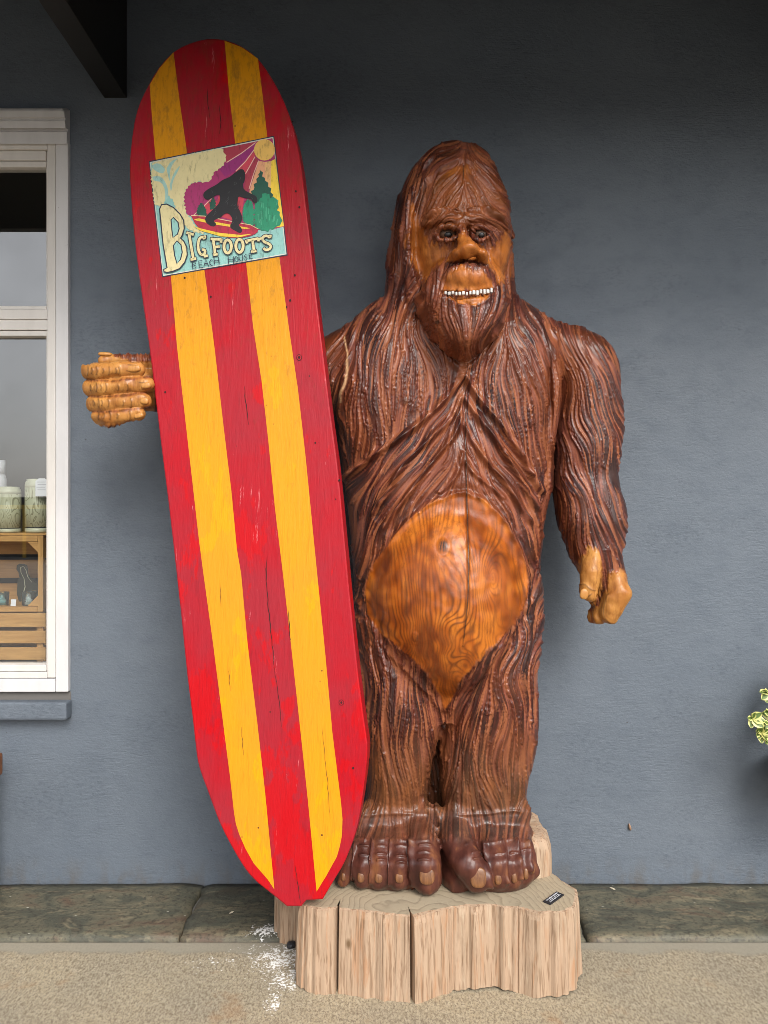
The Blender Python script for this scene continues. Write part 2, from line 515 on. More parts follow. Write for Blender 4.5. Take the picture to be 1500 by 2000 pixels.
# ---- room behind the window (dim shop)
def room():
    bm = bmesh.new()
    x0, x1, y0, y1, z0, z1 = -4.5, -0.9, 0.221, 3.4, 0.0, 3.3
    for q in (((x0, y1, z0), (x1, y1, z0), (x1, y1, z1), (x0, y1, z1)), ((x0, y0, z0), (x0, y1, z0), (x0, y1, z1), (x0, y0, z1)),
              ((x1, y0, z0), (x1, y0, z1), (x1, y1, z1), (x1, y1, z0)), ((x0, y0, z0), (x1, y0, z0), (x1, y1, z0), (x0, y1, z0)),
              ((x0, y0, z1), (x0, y1, z1), (x1, y1, z1), (x1, y0, z1))):
        bm.faces.new([bm.verts.new(p) for p in q])
    return bm
o = bm_obj('room_walls', room(), paint('dim_shop_wall', (0.13, 0.125, 0.12), 0.8))
o['kind'] = 'structure'
o = box('window_ledge', (-2.6, 0.066, 0.72), (-1.02, 0.70, wz(1297, 0.12)), mat_white_paint('ledge_paint', (0.5, 0.48, 0.44)), None, 0.003)
o['kind'] = 'structure'

# ================================================================== SHOP THINGS BEHIND THE GLASS
def crate_slatted():
    zb, zt = wz(1293, 0.12), wz(1196, 0.12)
    xr, xl = wx(90, 0.12), wx(90, 0.12) - 0.62
    e = empty('wooden_crate', ((xl + xr) / 2, 0.27, zb), 'pine slatted crate lying closed side out, lowest in the window', 'crate')
    yf, yb = 0.115, 0.44
    h = (zt - zb)
    rows = [(0.05, 0.30), (0.38, 0.63), (0.71, 0.985)]
    for a, b in rows:
        box('slat', (xl, yf, zb + h * a), (xr, yf + 0.012, zb + h * b), M['pine'], e, 0.002)
        box('slat', (xl, yb - 0.012, zb + h * a), (xr, yb, zb + h * b), M['pine'], e, 0.002)
    for a, b in rows:
        box('end_slat', (xr - 0.013, yf + 0.0135, zb + h * (a - 0.045)), (xr + 0.006, yb - 0.0135, zb + h * (b - 0.045)), M['pine'], e, 0.002)
        box('end_slat', (xl - 0.006, yf + 0.0135, zb + h * (a - 0.045)), (xl + 0.013, yb - 0.0135, zb + h * (b - 0.045)), M['pine'], e, 0.002)
    for x in (xl + 0.03, xr - 0.03):
        box('corner_post', (x - 0.014, yf + 0.0135, zb + 0.0), (x + 0.014, yf + 0.035, zt - 0.002), M['pine_up'], e, 0.002)
    box('bottom_board', (xl + 0.02, yf + 0.04, zb + 0.001), (xr - 0.02, yb - 0.02, zb + 0.010), M['pine'], e, 0.001)
    return zt
def crate_open():
    zb, zt = wz(1195, 0.12), wz(1046, 0.12)
    xr, xl = wx(84, 0.12), wx(84, 0.12) - 0.60
    e = empty('wooden_crate', ((xl + xr) / 2, 0.27, zb), 'pine crate on its side with open front holding glass jars', 'crate')
    yf, yb = 0.12, 0.44
    tk = 0.022
    box('front_rail', (xl + tk + 0.001, yf, zb), (xr - tk - 0.001, yf + 0.02, zb + 0.022), M['pine'], e, 0.002)
    box('front_rail', (xl + tk + 0.001, yf, zt - 0.025), (xr - tk - 0.001, yf + 0.02, zt), M['pine'], e, 0.002)
    for x in (xl, xr - tk):
        box('upright', (x, yf, zb), (x + tk, yf + 0.022, zt), M['pine_up'], e, 0.002)
        box('upright', (x, yb - 0.02, zb), (x + tk, yb, zt), M['pine_up'], e, 0.002)
    h = zt - zb
    for a, b in ((0.03, 0.28), (0.36, 0.62), (0.70, 0.94)):
        box('back_slat', (xl + tk + 0.001, yb - 0.013, zb + h * a), (xr - tk - 0.001, yb - 0.001, zb + h * b), M['pine'], e, 0.002)
        box('end_slat', (xr - 0.012, yf + 0.0235, zb + h * a), (xr - 0.001, yb - 0.0215, zb + h * b), M['pine'], e, 0.002)
    box('bottom_board', (xl + tk + 0.001, yf + 0.0215, zb + 0.002), (xr - tk - 0.001, yb - 0.022, zb + 0.014), M['pine'], e, 0.001)
    box('top_board', (xl + 0.002, yf + 0.003, zt + 0.001), (xr + 0.03, yb + 0.02, zt + 0.010), M['pine'], e, 0.001)
    for (sx, sz) in ((1, 1), (1, -1)):
        xx, zz = xr - tk - 0.001, (zt - 0.026) if sz > 0 else (zb + 0.023)
        g = 0.045
        pyd('corner_brace', [(xx, yf + 0.004, zz), (xx - g, yf + 0.004, zz), (xx, yf + 0.004, zz - sz * g), (xx, yf + 0.018, zz), (xx - g, yf + 0.018, zz), (xx, yf + 0.018, zz - sz * g)],
            [(0, 1, 2), (3, 5, 4), (0, 3, 4, 1), (1, 4, 5, 2), (2, 5, 3, 0)], M['pine'], e)
    return zt + 0.0105, zb + 0.0145
crate_slatted()
shelf_z, in_z = crate_open()

def mat_mug():
    t = NT('cream_woodgrain_glaze')
    n = t.noise(t.coord((1, 1, 0.35)), 14, 2, 0.5, 0.6)
    lines = t.math('FRACT', t.math('MULTIPLY', n, 16))
    ln = t.ramp(lines, [(0.0, 1.0), (0.16, 1.0), (0.26, 0.0)])
    return t.fin(t.mix(t.math('MULTIPLY', ln, 0.75), (0.56, 0.57, 0.40), (0.20, 0.19, 0.10)), 0.35)
M['mug'] = mat_mug()
M['mug_plain'] = paint('cream_glaze', (0.60, 0.61, 0.45), 0.3, 0.1)
M['ink'] = paint('black_ink', (0.012, 0.012, 0.016), 0.5, 0.1)
M['paper'] = paint('white_card', (0.72, 0.74, 0.78), 0.7, 0.1, 60, 0.1, 0.9)
def mug(uc, r, vt, lab, tagged):
    y = 0.235
    x = wx(uc, y)
    zt = wz(vt, y)
    h = zt - shelf_z
    e = empty('ceramic_canister', (x, y, shelf_z), lab, 'canister', 'cream canisters on the crate in the window')
    L = (x, y, shelf_z)
    lathe('base', [(r * 0.93, 0), (r, 0.004), (r, h * 0.085)], M['mug_plain'], e, loc=L)
    lathe('band', [(r * 1.003, h * 0.0855), (r * 1.006, h * 0.10)], M['ink'], e, loc=L)
    lathe('grain_wall', [(r, h * 0.1005), (r * 1.0, h * 0.84)], M['mug'], e, loc=L)
    lathe('shoulder', [(r, h * 0.8405), (r * 0.995, h * 0.90), (r * 0.93, h * 0.95), (r * 0.85, h * 0.97), (r * 0.86, h), (r * 0.80, h), (r * 0.78, h * 0.9)], M['mug_plain'], e, loc=L)
    if tagged:
        a, b = wx(67, 0.15), wx(91, 0.15)
        z0, z1 = wz(969, 0.15), wz(934, 0.15)
        t_ = pyd('price_tag', [(a, 0.160, z0), (b, 0.158, z0), (b, 0.158, z1 - 0.012), (b - 0.012, 0.158, z1), (a + 0.014, 0.16, z1), (a, 0.16, z1 - 0.012),
                               (a, 0.1615, z0), (b, 0.1595, z0), (b, 0.1595, z1 - 0.012), (b - 0.012, 0.1595, z1), (a + 0.014, 0.1615, z1), (a, 0.1615, z1 - 0.012)],
                 [(0, 1, 2, 3, 4, 5), (11, 10, 9, 8, 7, 6), (0, 6, 7, 1), (1, 7, 8, 2), (2, 8, 9, 3), (3, 9, 10, 4), (4, 10, 11, 5), (5, 11, 6, 0)], M['paper'], e)
        gm = paint('grey_print', (0.35, 0.36, 0.42), 0.7, 0.1)
        for q, (f0, f1) in enumerate(((0.15, 0.85), (0.2, 0.9), (0.12, 0.8), (0.2, 0.86))):
            zz = z1 - 0.017 - q * 0.011
            pyd('print_line', [(a + (b - a) * f0, 0.157, zz), (a + (b - a) * f1, 0.157, zz), (a + (b - a) * f1, 0.157, zz + 0.0022), (a + (b - a) * f0, 0.157, zz + 0.0022)], [(0, 1, 2, 3)], gm, t_)
mug(17, 0.050, 951, 'cream canister with wood grain pattern and no tag', False)
mug(74, 0.052, 936, 'cream canister with wood grain pattern and white price tag', True)
# white jar further back, seen over the left canister
e = empty('white_jar', (wx(-2, 0.40), 0.40, shelf_z), 'plain white jar standing behind the untagged canister', 'jar')
jl = (wx(-2, 0.40), 0.40, shelf_z)
hj = wz(899, 0.40) - shelf_z
lathe('jar_body', [(0.030, 0), (0.033, 0.005), (0.033, hj * 0.72), (0.026, hj * 0.8)], M['paper'], e, loc=jl)
lathe('jar_lid', [(0.027, hj * 0.801), (0.027, hj), (0.02, hj * 1.0)], M['paper'], e, loc=jl)

# glass tumblers, a card and a striped serving board inside the open crate
def mat_clear():
    t = NT('clear_glass')
    t.fin((0.85, 0.95, 0.93), 0.02)
    t.b.inputs['Transmission Weight'].default_value = 0.95
    t.b.inputs['IOR'].default_value = 1.25
    return t.m
M['clear'] = mat_clear()
M['teal_wax'] = paint('teal_candle_wax', (0.25, 0.48, 0.50), 0.5, 0.1)
for (uc, y, lab) in ((4, 0.20, 'glass votive with pale teal wax at the left of the open crate'), (56, 0.21, 'glass votive with a white label near the crate upright'), (67, 0.25, 'small teal glass votive tucked against the crate upright')):
    L = (wx(uc, y), y, in_z)
    e = empty('glass_votive', L, lab, 'candle', 'glass votives in the open crate')
    lathe('cup', [(0.020, 0.0), (0.026, 0.004), (0.029, 0.06), (0.027, 0.06), (0.024, 0.006), (0.0005, 0.006)], M['clear'], e, 24, L, False)
    lathe('wax', [(0.0235, 0.0075), (0.0245, 0.028)], M['teal_wax'] if uc != 56 else M['paper'], e, 24, L)
box('price_card', (wx(21, 0.17), 0.17, in_z), (wx(31, 0.17), 0.172, in_z + 0.032), M['paper'], None, 0.0, Matrix.Rotation(R(-10), 3, 'X'))
tag(bpy.data.objects['price_card'], 'small white card leaning among the glass votives in the crate', 'card')
def serving_board():
    out = [(37, 1176), (33, 1160), (34, 1140), (38, 1128), (36, 1118), (32, 1112), (33, 1104), (38, 1101), (46, 1101), (53, 1104), (55, 1112), (56, 1122), (62, 1131), (70, 1137), (78, 1140), (78, 1176)]
    y0, y1 = 0.36, 0.372
    e = empty('serving_board', P(56, 1176, y0), 'dark green wavy serving board leaning at the back of the crate', 'board')
    def ring(o_, y): return [P(u, v, y) for u, v in o_]
    n = len(out)
    vv = ring(out, y0) + ring(out, y1)
    pyd('panel', vv, [tuple(range(n)), tuple(reversed(range(n, 2 * n)))] + [(i, n + i, n + (i + 1) % n, (i + 1) % n) for i in range(n)], paint('dark_green_glaze', (0.045, 0.05, 0.035), 0.25, 0.2), e)
    pts = [(46, 1176), (45, 1160), (49, 1146), (47, 1130), (41, 1118), (40, 1108), (46, 1106), (51, 1114), (54, 1126), (62, 1137), (78, 1144)]
    vv, ff = [], []
    for u, v in pts:
        vv += [P(u - 0.7, v, y0 - 0.001), P(u + 0.7, v + 0.6, y0 - 0.001)]
    ff = [(2 * i, 2 * i + 1, 2 * i + 3, 2 * i + 2) for i in range(len(pts) - 1)]
    pyd('pale_line', vv, ff, M['mug_plain'], e)
serving_board()

# ================================================================== STUMP
T = 0.26
def stump_outline():
    def g(u, v): # ground-plane position of a point on the top edge
        d = (CAMZ - T) * FPX / (v - 1000.0)
        return ((u - 750) * d / FPX, CAMY + d)
    front = [(590, 1772), (625, 1776), (656, 1776), (700, 1781), (745, 1785), (780, 1790), (806, 1790), (840, 1782), (876, 1775), (915, 1770), (953, 1770), (985, 1773), (1012, 1774), (1044, 1780),
             (1085, 1785), (1112, 1778), (1124, 1769), (1131, 1757), (1129, 1741), (1116, 1727), (1103, 1719), (1086, 1706), (1071, 1692)]
    pts = [g(*p) for p in front]
    pts += [(0.585, -0.36), (0.56, -0.22), (0.42, -0.12), (0.1, -0.09), (-0.2, -0.11), (-0.34, -0.17), (-0.395, -0.27), (-0.385, -0.36), (-0.352, -0.405), (-0.312, -0.43), (-0.287, -0.47), (-0.276, -0.55), (-0.268, -0.62)]
    return pts
def resample(pts, step, closed=True):
    q = np.array(pts + ([pts[0]] if closed else []), float)
    d = np.r_[0, np.cumsum(np.hypot(*np.diff(q, axis=0).T[:2]))]
    n = int(d[-1] / step)
    s = np.linspace(0, d[-1], n, endpoint=not closed)
    return np.c_[[np.interp(s, d, q[:, k]) for k in range(q.shape[1])]].T, s, d[-1]
pts, sarc, per = resample(stump_outline(), 0.003)
for _ in range(26):
    pts = (np.roll(pts, 1, 0) + 2 * pts + np.roll(pts, -1, 0)) / 4
tan = np.roll(pts, -1, 0) - np.roll(pts, 1, 0)
nor = np.c_[tan[:, 1], -tan[:, 0]] / np.linalg.norm(tan, axis=1)[:, None]
NP_ = len(pts)
flute = 0.005 * np.sin(sarc * 120 + 7.0 * vnoise(sarc * 9, sarc * 0)) * (0.5 + 0.5 * vnoise(sarc * 13, sarc * 0, None, 21)) + 0.009 * vnoise(sarc * 16, sarc * 0, None, 12) + 0.006 + 0.006 * vnoise(sarc * 45, sarc * 0, None, 2) + 0.0025 * vnoise(sarc * 150, sarc * 0, None, 3)
# drying cracks run the full height
def crack_at(u, v, w, dp):
    d = (CAMZ - T) * FPX / (v - 1000.0)
    p = np.array([(u - 750) * d / FPX, CAMY + d])
    k = int(np.argmin(((pts - p) ** 2).sum(1)))
    ds = np.abs(sarc - sarc[k]); ds = np.minimum(ds, per - ds)
    return -dp * np.exp(-(ds / w) ** 2)
cracks = crack_at(657, 1776, 0.0024, 0.05) + crack_at(805, 1790, 0.0028, 0.06) + crack_at(746, 1785, 0.002, 0.004) + crack_at(877, 1775, 0.002, 0.003) + crack_at(1012, 1774, 0.002, 0.004)
lev = [0.0, 0.012, 0.03, 0.06, 0.09, 0.12, 0.15, 0.18, 0.21, 0.235, 0.25, 0.257, T]
vv, ff = [], []
for li, z in enumerate(lev):
    wob = 0.004 * vnoise(sarc * 30, sarc * 0 + z * 7, None, 5)
    off = flute * (0.8 if z < 0.25 else (0.6 if z < T else 0.3)) + cracks + wob - 0.008
    off = off - (0.006 if li == len(lev) - 1 else 0) + (0.010 * (1 - z / T))
    q = pts + nor * off[:, None]
    zz = z + (0.012 * np.maximum(0, vnoise(sarc * 14, sarc * 0, None, 9)) if li == 0 else 0 * sarc)
    vv += [(q[i, 0], q[i, 1], zz[i]) for i in range(NP_)]
for li in range(len(lev) - 1):
    for i in range(NP_):
        j = (i + 1) % NP_
        ff.append((li * NP_ + i, li * NP_ + j, (li + 1) * NP_ + j, (li + 1) * NP_ + i))
def mat_stump_side():
    t = NT('split_log_wood')
    c = t.coord((1, 1, 0.13))
    g = t.noise(c, 16, 5, 0.6, 0.5)
    st = t.noise(t.coord((1, 1, 0.09)), 30, 4, 0.62, 1.4)
    f = t.noise(t.coord((1, 1, 0.05)), 130, 3, 0.6)
    col = t.ramp(g, [(0.3, (0.335, 0.224, 0.146)), (0.55, (0.40, 0.283, 0.192)), (0.75, (0.285, 0.205, 0.137))])
    col = t.mix(t.ramp(st, [(0.55, 0.0), (0.68, 0.6)]), col, (0.36, 0.175, 0.082))
    col = t.mix(t.ramp(st, [(0.30, 0.7), (0.40, 0.0)]), col, (0.47, 0.365, 0.26))
    col = t.mix(t.ramp(f, [(0.52, 0.0), (0.64, 0.7)]), col, (0.17, 0.10, 0.055))
    kn = t.ramp(t.voro(t.coord((1, 1, 0.55)), 6.0), [(0.0, 1.0), (0.035, 0.9), (0.075, 0.0)])
    col = t.mix(kn, col, (0.13, 0.075, 0.035))
    return t.fin(col, 0.72, t.bump(f, 0.5, 0.003, t.bump(st, 0.5, 0.005)), 0.3)
def mat_stump_top():
    t = NT('weathered_log_end')
    tc = t.coord(loc=(-0.15, 0.75, 0))
    n = t.noise(tc, 4, 3, 0.5)
    ln = t.n('ShaderNodeVectorMath', operation='LENGTH'); t.l(tc, ln.inputs[0])
    rings = t.math('FRACT', t.math('MULTIPLY', t.math('ADD', ln.outputs['Value'], t.math('MULTIPLY', n, 0.16)), 55))
    ring = t.ramp(rings, [(0.0, 0.0), (0.7, 0.35), (0.9, 1.0), (1.0, 0.0)])
    sp = t.noise(tc, 60, 5, 0.65)
    col = t.mix(t.ramp(t.noise(tc, 5, 5), [(0.35, 0.0), (0.65, 1.0)]), (0.36, 0.30, 0.21), (0.42, 0.335, 0.225))
    col = t.mix(t.math('MULTIPLY', ring, 0.55), col, (0.19, 0.15, 0.10))
    col = t.mix(t.ramp(sp, [(0.55, 0.0), (0.75, 0.5)]), col, (0.15, 0.12, 0.085))
    return t.fin(col, 0.75, t.bump(sp, 0.4, 0.002, t.bump(ring, 0.3, 0.002)), 0.3)
M['stump_side'], M['stump_top'] = mat_stump_side(), mat_stump_top()
stump = empty('wood_stump', (0.12, -0.4, 0.0), 'wide split log stump with fluted sides standing under the carved ape', 'stump')
pyd('log_side', vv, ff, M['stump_side'], stump)
b0 = (len(lev) - 1) * NP_
bm = bmesh.new()
tv = [bm.verts.new(vv[b0 + i]) for i in range(NP_)]
f_ = bm.faces.new(tv)
bmesh.ops.triangulate(bm, faces=[f_])
bm_obj('log_top', bm, M['stump_top'], stump)
# raised block left standing behind the heels
bp, bs, _ = resample([(0.05, -0.47), (0.35, -0.50), (0.52, -0.485), (0.575, -0.455), (0.585, -0.38), (0.575, -0.22), (0.45, -0.15), (0.1, -0.13), (0.03, -0.3)], 0.012)
for _ in range(4): bp = (np.roll(bp, 1, 0) + 2 * bp + np.roll(bp, -1, 0)) / 4
vv, ff, nb_ = [], [], len(bp)
cen = bp.mean(0)
for z, k in ((T - 0.01, 1.0), (0.30, 1.0), (0.345, 0.99), (0.372, 0.96), (0.384, 0.90)):
    for i in range(nb_):
        q = cen + (bp[i] - cen) * (k + 0.02 * float(vnoise([bs[i] * 40], [0.0])[0]))
        vv.append((q[0], q[1], z + 0.006 * float(vnoise([bs[i] * 12], [z])[0])))
for li in range(4):
    for i in range(nb_):
        j = (i + 1) % nb_
        ff.append((li * nb_ + i, li * nb_ + j, (li + 1) * nb_ + j, (li + 1) * nb_ + i))
ff.append(tuple(4 * nb_ + i for i in range(nb_)))
pyd('heel_block', vv, ff, M['stump_side'], stump, True)

# ================================================================== THE CARVED APE
# a signed field is built from carved volumes and meshed as one continuous body
VX = 0.0046
GX0, GX1, GY0, GY1, GZ0, GZ1 = -1.12, 0.90, -0.72, -0.04, 0.24, 2.82
gx = np.arange(GX0, GX1, VX); gy = np.arange(GY0, GY1, VX); gz = np.arange(GZ0, GZ1, VX)
Fd = np.full((len(gx), len(gy), len(gz)), 0.08, np.float32)

def _slice(lo, hi, pad):
    s = []
    for g, a, b in zip((gx, gy, gz), lo, hi):
        s.append(slice(max(0, np.searchsorted(g, a - pad)), min(len(g), np.searchsorted(g, b + pad))))
    return tuple(s)
def _put(sl, d, k, sub=False):
    a = Fd[sl]
    d = d.astype(np.float32)
    if sub:
        h = np.clip(0.5 - 0.5 * (a + d) / k, 0, 1)
        Fd[sl] = a + (-d - a) * h + k * h * (1 - h)
    else:
        h = np.clip(0.5 + 0.5 * (a - d) / k, 0, 1)
        Fd[sl] = a + (d - a) * h - k * h * (1 - h)
def ell(c, r, k=0.02, sub=False, rotz=0.0, tilt=0.0):
    c = np.array(c, float); m = max(r)
    sl = _slice(c - m, c + m, k + 0.02)
    x, y, z = gx[sl[0]][:, None, None] - c[0], gy[sl[1]][None, :, None] - c[1], gz[sl[2]][None, None, :] - c[2]
    if tilt:
        ct, st = math.cos(tilt), math.sin(tilt)
        x, z = x * ct + z * st, -x * st + z * ct
    if rotz:
        ct, st = math.cos(rotz), math.sin(rotz)
        x, y = x * ct + y * st, -x * st + y * ct
    k0 = np.sqrt((x / r[0]) ** 2 + (y / r[1]) ** 2 + (z / r[2]) ** 2) + 1e-6
    k1 = np.sqrt((x / r[0] ** 2) ** 2 + (y / r[1] ** 2) ** 2 + (z / r[2] ** 2) ** 2) + 1e-6
    _put(sl, k0 * (k0 - 1) / k1, k, sub)
def chain(ps, rs, k=0.012, sub=False):
    ps = [np.array(p, float) for p in ps]
    lo = np.min([p - r for p, r in zip(ps, rs)], 0); hi = np.max([p + r for p, r in zip(ps, rs)], 0)
    sl = _slice(lo, hi, k + 0.02)
    x, y, z = gx[sl[0]][:, None, None], gy[sl[1]][None, :, None], gz[sl[2]][None, None, :]
    d = None
    for a, b, ra, rb in zip(ps[:-1], ps[1:], rs[:-1], rs[1:]):
        ab = b - a
        h = np.clip(((x - a[0]) * ab[0] + (y - a[1]) * ab[1] + (z - a[2]) * ab[2]) / (ab @ ab + 1e-9), 0, 1)
        dd = np.sqrt((x - a[0] - h * ab[0]) ** 2 + (y - a[1] - h * ab[1]) ** 2 + (z - a[2] - h * ab[2]) ** 2) - (ra + (rb - ra) * h)
        d = dd if d is None else np.minimum(d, dd)
    _put(sl, d, k, sub)
def smooth_table(v, cols):
    vv_ = np.linspace(v[0], v[-1], 240)
    out = []
    for c in cols:
        q = np.interp(vv_, v, c)
        ker = np.hanning(15); ker /= ker.sum()
        q = np.convolve(np.pad(q, 7, mode='edge'), ker, 'valid')
        out.append(q)
    return vv_, out
def loft(rows, k=0.02, p=2.3):
    """rows: (v, uL, uR, Ymid, halfdepth); a body whose outline and depth follow the table"""
    rows = np.array(rows, float)
    v, (uL, uR, Ym, hd) = smooth_table(rows[:, 0], rows[:, 1:].T)
    s = (Ym - CAMY) / FPX
    z = CAMZ - (v - 1000) * s
    cx = ((uL + uR) / 2 - 750) * s
    a = (uR - uL) / 2 * s
    o_ = np.argsort(z)
    z, cx, a, Ym, hd = z[o_], cx[o_], a[o_], Ym[o_], hd[o_]
    lo = ((cx - a).min(), (Ym - hd).min(), z[0]); hi = ((cx + a).max(), (Ym + hd).max(), z[-1])
    sl = _slice(lo, hi, k + 0.02)
    zz = gz[sl[2]]
    f = lambda q: np.interp(zz, z, q)[None, None, :]
    CX, A, YM, HD = f(cx), f(a), f(Ym), f(hd)
    x = np.abs(gx[sl[0]][:, None, None] - CX) / A
    y = np.abs(gy[sl[1]][None, :, None] - YM) / HD
    x = np.maximum(x, 1e-4); y = np.maximum(y, 1e-4)
    q = (x ** p + y ** p) ** (1 / p)
    gr = q ** (1 - p) * np.sqrt((x ** (p - 1) / A) ** 2 + (y ** (p - 1) / HD) ** 2)
    d = (q - 1) / np.maximum(gr, 1.0)
    capd = np.maximum(zz - z[-1], z[0] - zz)[None, None, :]
    d = np.maximum(d, capd)
    _put(sl, d, k)

# torso
loft([(570, 775, 985, -.28, .12), (600, 722, 1036, -.28, .15), (630, 690, 1072, -.28, .17), (665, 672, 1084, -.29, .185), (720, 665, 1086, -.29, .195), (800, 663, 1082, -.29, .20),
      (880, 663, 1078, -.29, .205), (950, 672, 1077, -.29, .21), (1000, 678, 1066, -.29, .215), (1050, 684, 1056, -.29, .22), (1100, 690, 1048, -.29, .225),
      (1170, 692, 1062, -.29, .225), (1220, 694, 1060, -.29, .215), (1300, 700, 1050, -.29, .19), (1350, 710, 1046, -.29, .17), (1395, 730, 1040, -.29, .13)], 0.02)
ell(P(872, 1165, -.36), (.268, .27, .355), 0.02)            # belly
ell(P(770, 770, -.37), (.19, .115, .27), 0.06)             # chest
ell(P(1000, 770, -.37), (.17, .115, .27), 0.06)
loft([(1370, 815, 885, -.15, .09), (1500, 815, 885, -.15, .09), (1668, 815, 885, -.15, .09)], 0.015)
ell(P(790, 1350, -.40), (.115, .10, .22), 0.04)
ell(P(962, 1340, -.40), (.125, .10, .23), 0.04)
ell(P(775, 1480, -.38), (.09, .08, .16), 0.04)
ell(P(955, 1470, -.38), (.115, .08, .17), 0.04)
# legs
loft([(1200, 692, 872, -.30, .17), (1300, 698, 874, -.31, .175), (1350, 702, 872, -.31, .175), (1400, 705, 868, -.31, .17), (1450, 712, 852, -.31, .16), (1500, 714, 841, -.31, .15),
      (1550, 714, 834, -.31, .13), (1600, 706, 844, -.31, .14), (1640, 702, 850, -.31, .14), (1664, 700, 852, -.31, .14)], 0.018, 2.4)
loft([(1200, 880, 1060, -.30, .17), (1300, 876, 1050, -.31, .175), (1350, 872, 1047, -.31, .175), (1400, 866, 1046, -.31, .17), (1450, 858, 1041, -.31, .16), (1500, 857, 1032, -.31, .15),
      (1550, 862, 1022, -.31, .14), (1600, 868, 1022, -.31, .14), (1640, 866, 1028, -.31, .14), (1664, 864, 1030, -.31, .14)], 0.018, 2.4)
# feet: every toe a chain from the instep
def foot(toes, k):
    for (u0, u1, ut, vt, r, yt) in toes:
        y0 = -0.38
        chain([P(u0, 1612, y0), P(u1, 1652, (y0 + yt) / 2 - 0.045), P((u1 + ut) / 2, 1688, yt + 0.000), P(ut, vt, yt)], [r * 1.45, r * 1.28, r * 1.18, r * 1.1], k)
foot([(715, 690, 671, 1718, .020, -.545), (728, 712, 706, 1719, .0235, -.560), (752, 744, 741, 1719, .0245, -.568), (785, 782, 781, 1718, .0275, -.573), (815, 826, 834, 1716, .044, -.580)], 0.014)
foot([(885, 895, 932, 1714, .042, -.600), (940, 962, 974, 1715, .028, -.580), (975, 992, 1003, 1713, .0255, -.565), (998, 1015, 1027, 1708, .022, -.548), (1010, 1030, 1041, 1702, .018, -.525)], 0.014)
ell(P(765, 1690, -.47), (.155, .10, .11), 0.03)
ell(P(960, 1688, -.47), (.150, .115, .11), 0.03)
ell(P(888, 1690, -.45), (.06, .14, .10), 0.03)
chain([P(700, 1650, -.40), P(830, 1640, -.42)], [.06, .075], 0.03)
chain([P(895, 1650, -.42), P(1012, 1640, -.40)], [.075, .06], 0.03)
chain([P(712, 1594, -.40), P(838, 1594, -.40)], [.052, .05], 0.02)
chain([P(893, 1592, -.40), P(1010, 1588, -.39)], [.05, .05], 0.02)
# right-hand arm
loft([(646, 1088, 1132, -.26, .05), (662, 1080, 1165, -.26, .09), (690, 1078, 1192, -.26, .115), (720, 1080, 1206, -.26, .125), (760, 1083, 1213, -.26, .13), (830, 1081, 1217, -.26, .13),
      (880, 1079, 1214, -.27, .125), (930, 1081, 1204, -.27, .12), (960, 1083, 1205, -.28, .12), (985, 1086, 1214, -.28, .12), (1020, 1091, 1220, -.29, .12), (1050, 1098, 1218, -.29, .115),
      (1085, 1113, 1212, -.30, .105), (1110, 1128, 1216, -.30, .10), (1135, 1142, 1224, -.30, .09), (1160, 1156, 1226, -.30, .08), (1180, 1166, 1220, -.30, .06)], 0.012)
chain([P(1015, 668, -.27), P(1085, 690, -.27), P(1140, 705, -.26)], [.11, .10, .10], 0.04)
ell(P(1080, 800, -.47), (.014, .06, .22), 0.02, True)      # armpit crease
chain([P(1162, 1068, -.375), P(1154, 1115, -.40), P(1150, 1155, -.40)], [.030, .037, .032], 0.008)      # thumb
chain([P(1200, 1120, -.355), P(1208, 1160, -.37), P(1190, 1198, -.36)], [.036, .044, .037], 0.006)       # fingers
chain([P(1178, 1150, -.33), P(1180, 1190, -.33), P(1170, 1207, -.335)], [.034, .034, .026], 0.005)
chain([P(1172, 1160, -.27), P(1168, 1190, -.27), P(1160, 1205, -.28)], [.034, .032, .026], 0.005)
# left-hand arm reaching behind the board
chain([P(720, 705, -.28), P(655, 735, -.27), P(540, 752, -.25), P(420, 762, -.255), P(330, 758, -.30), P(285, 757, -.34)], [.145, .14, .115, .10, .088, .080], 0.03)
chain([P(285, 757, -.36), P(222, 757, -.40)], [.078, .070], 0.02)
for (ul, ut, vl, vt, r) in ((172, 284, 724, 721, .0275), (177, 300, 758, 750, .0285), (183, 297, 789, 782, .0275), (192, 284, 815, 808, .0255)):
    chain([P(ul + 30, vl, -.36), P(ul + 4, vl, -.40), P(ul + 3, vl, -.465), P(ul + 22, vl + 1, -.495), P((ul + ut) / 2 + 6, (vl + vt) / 2 - 1, -.505), P(ut - 14, vt, -.50)], [r, r, r * 1.05, r * 1.05, r, r * 0.92], 0.004)
chain([P(300, 712, -.37), P(252, 704, -.425), P(203, 705, -.445)], [.036, .024, .020], 0.006)

# head
loft([(287, 884, 898, -.27, .02), (292, 858, 922, -.27, .07), (300, 840, 940, -.27, .10), (320, 818, 958, -.27, .14), (350, 797, 972, -.27, .17), (400, 776, 986, -.27, .19),
      (450, 763, 996, -.27, .20), (500, 755, 1001, -.27, .20), (550, 751, 1003, -.27, .19), (600, 748, 1008, -.27, .17), (650, 760, 1005, -.27, .12)], 0.03, 2.2)
HY = -0.075
def ph(u, v, Y): return P(u, v, Y + HY)
ell(ph(903, 450, -.335), (.170, .150, .275), 0.012)
loft([(515, 850, 965, -.36 + HY, .11), (545, 828, 984, -.385 + HY, .13), (575, 820, 991, -.40 + HY, .145), (605, 822, 990, -.415 + HY, .15), (635, 835, 979, -.425 + HY, .148), (660, 853, 960, -.435 + HY, .14), (680, 873, 938, -.445 + HY, .125), (694, 892, 918, -.45 + HY, .10), (700, 902, 908, -.45 + HY, .07)], 0.016, 2.1)
ell(ph(905, 345, -.35), (.10, .09, .07), 0.03)
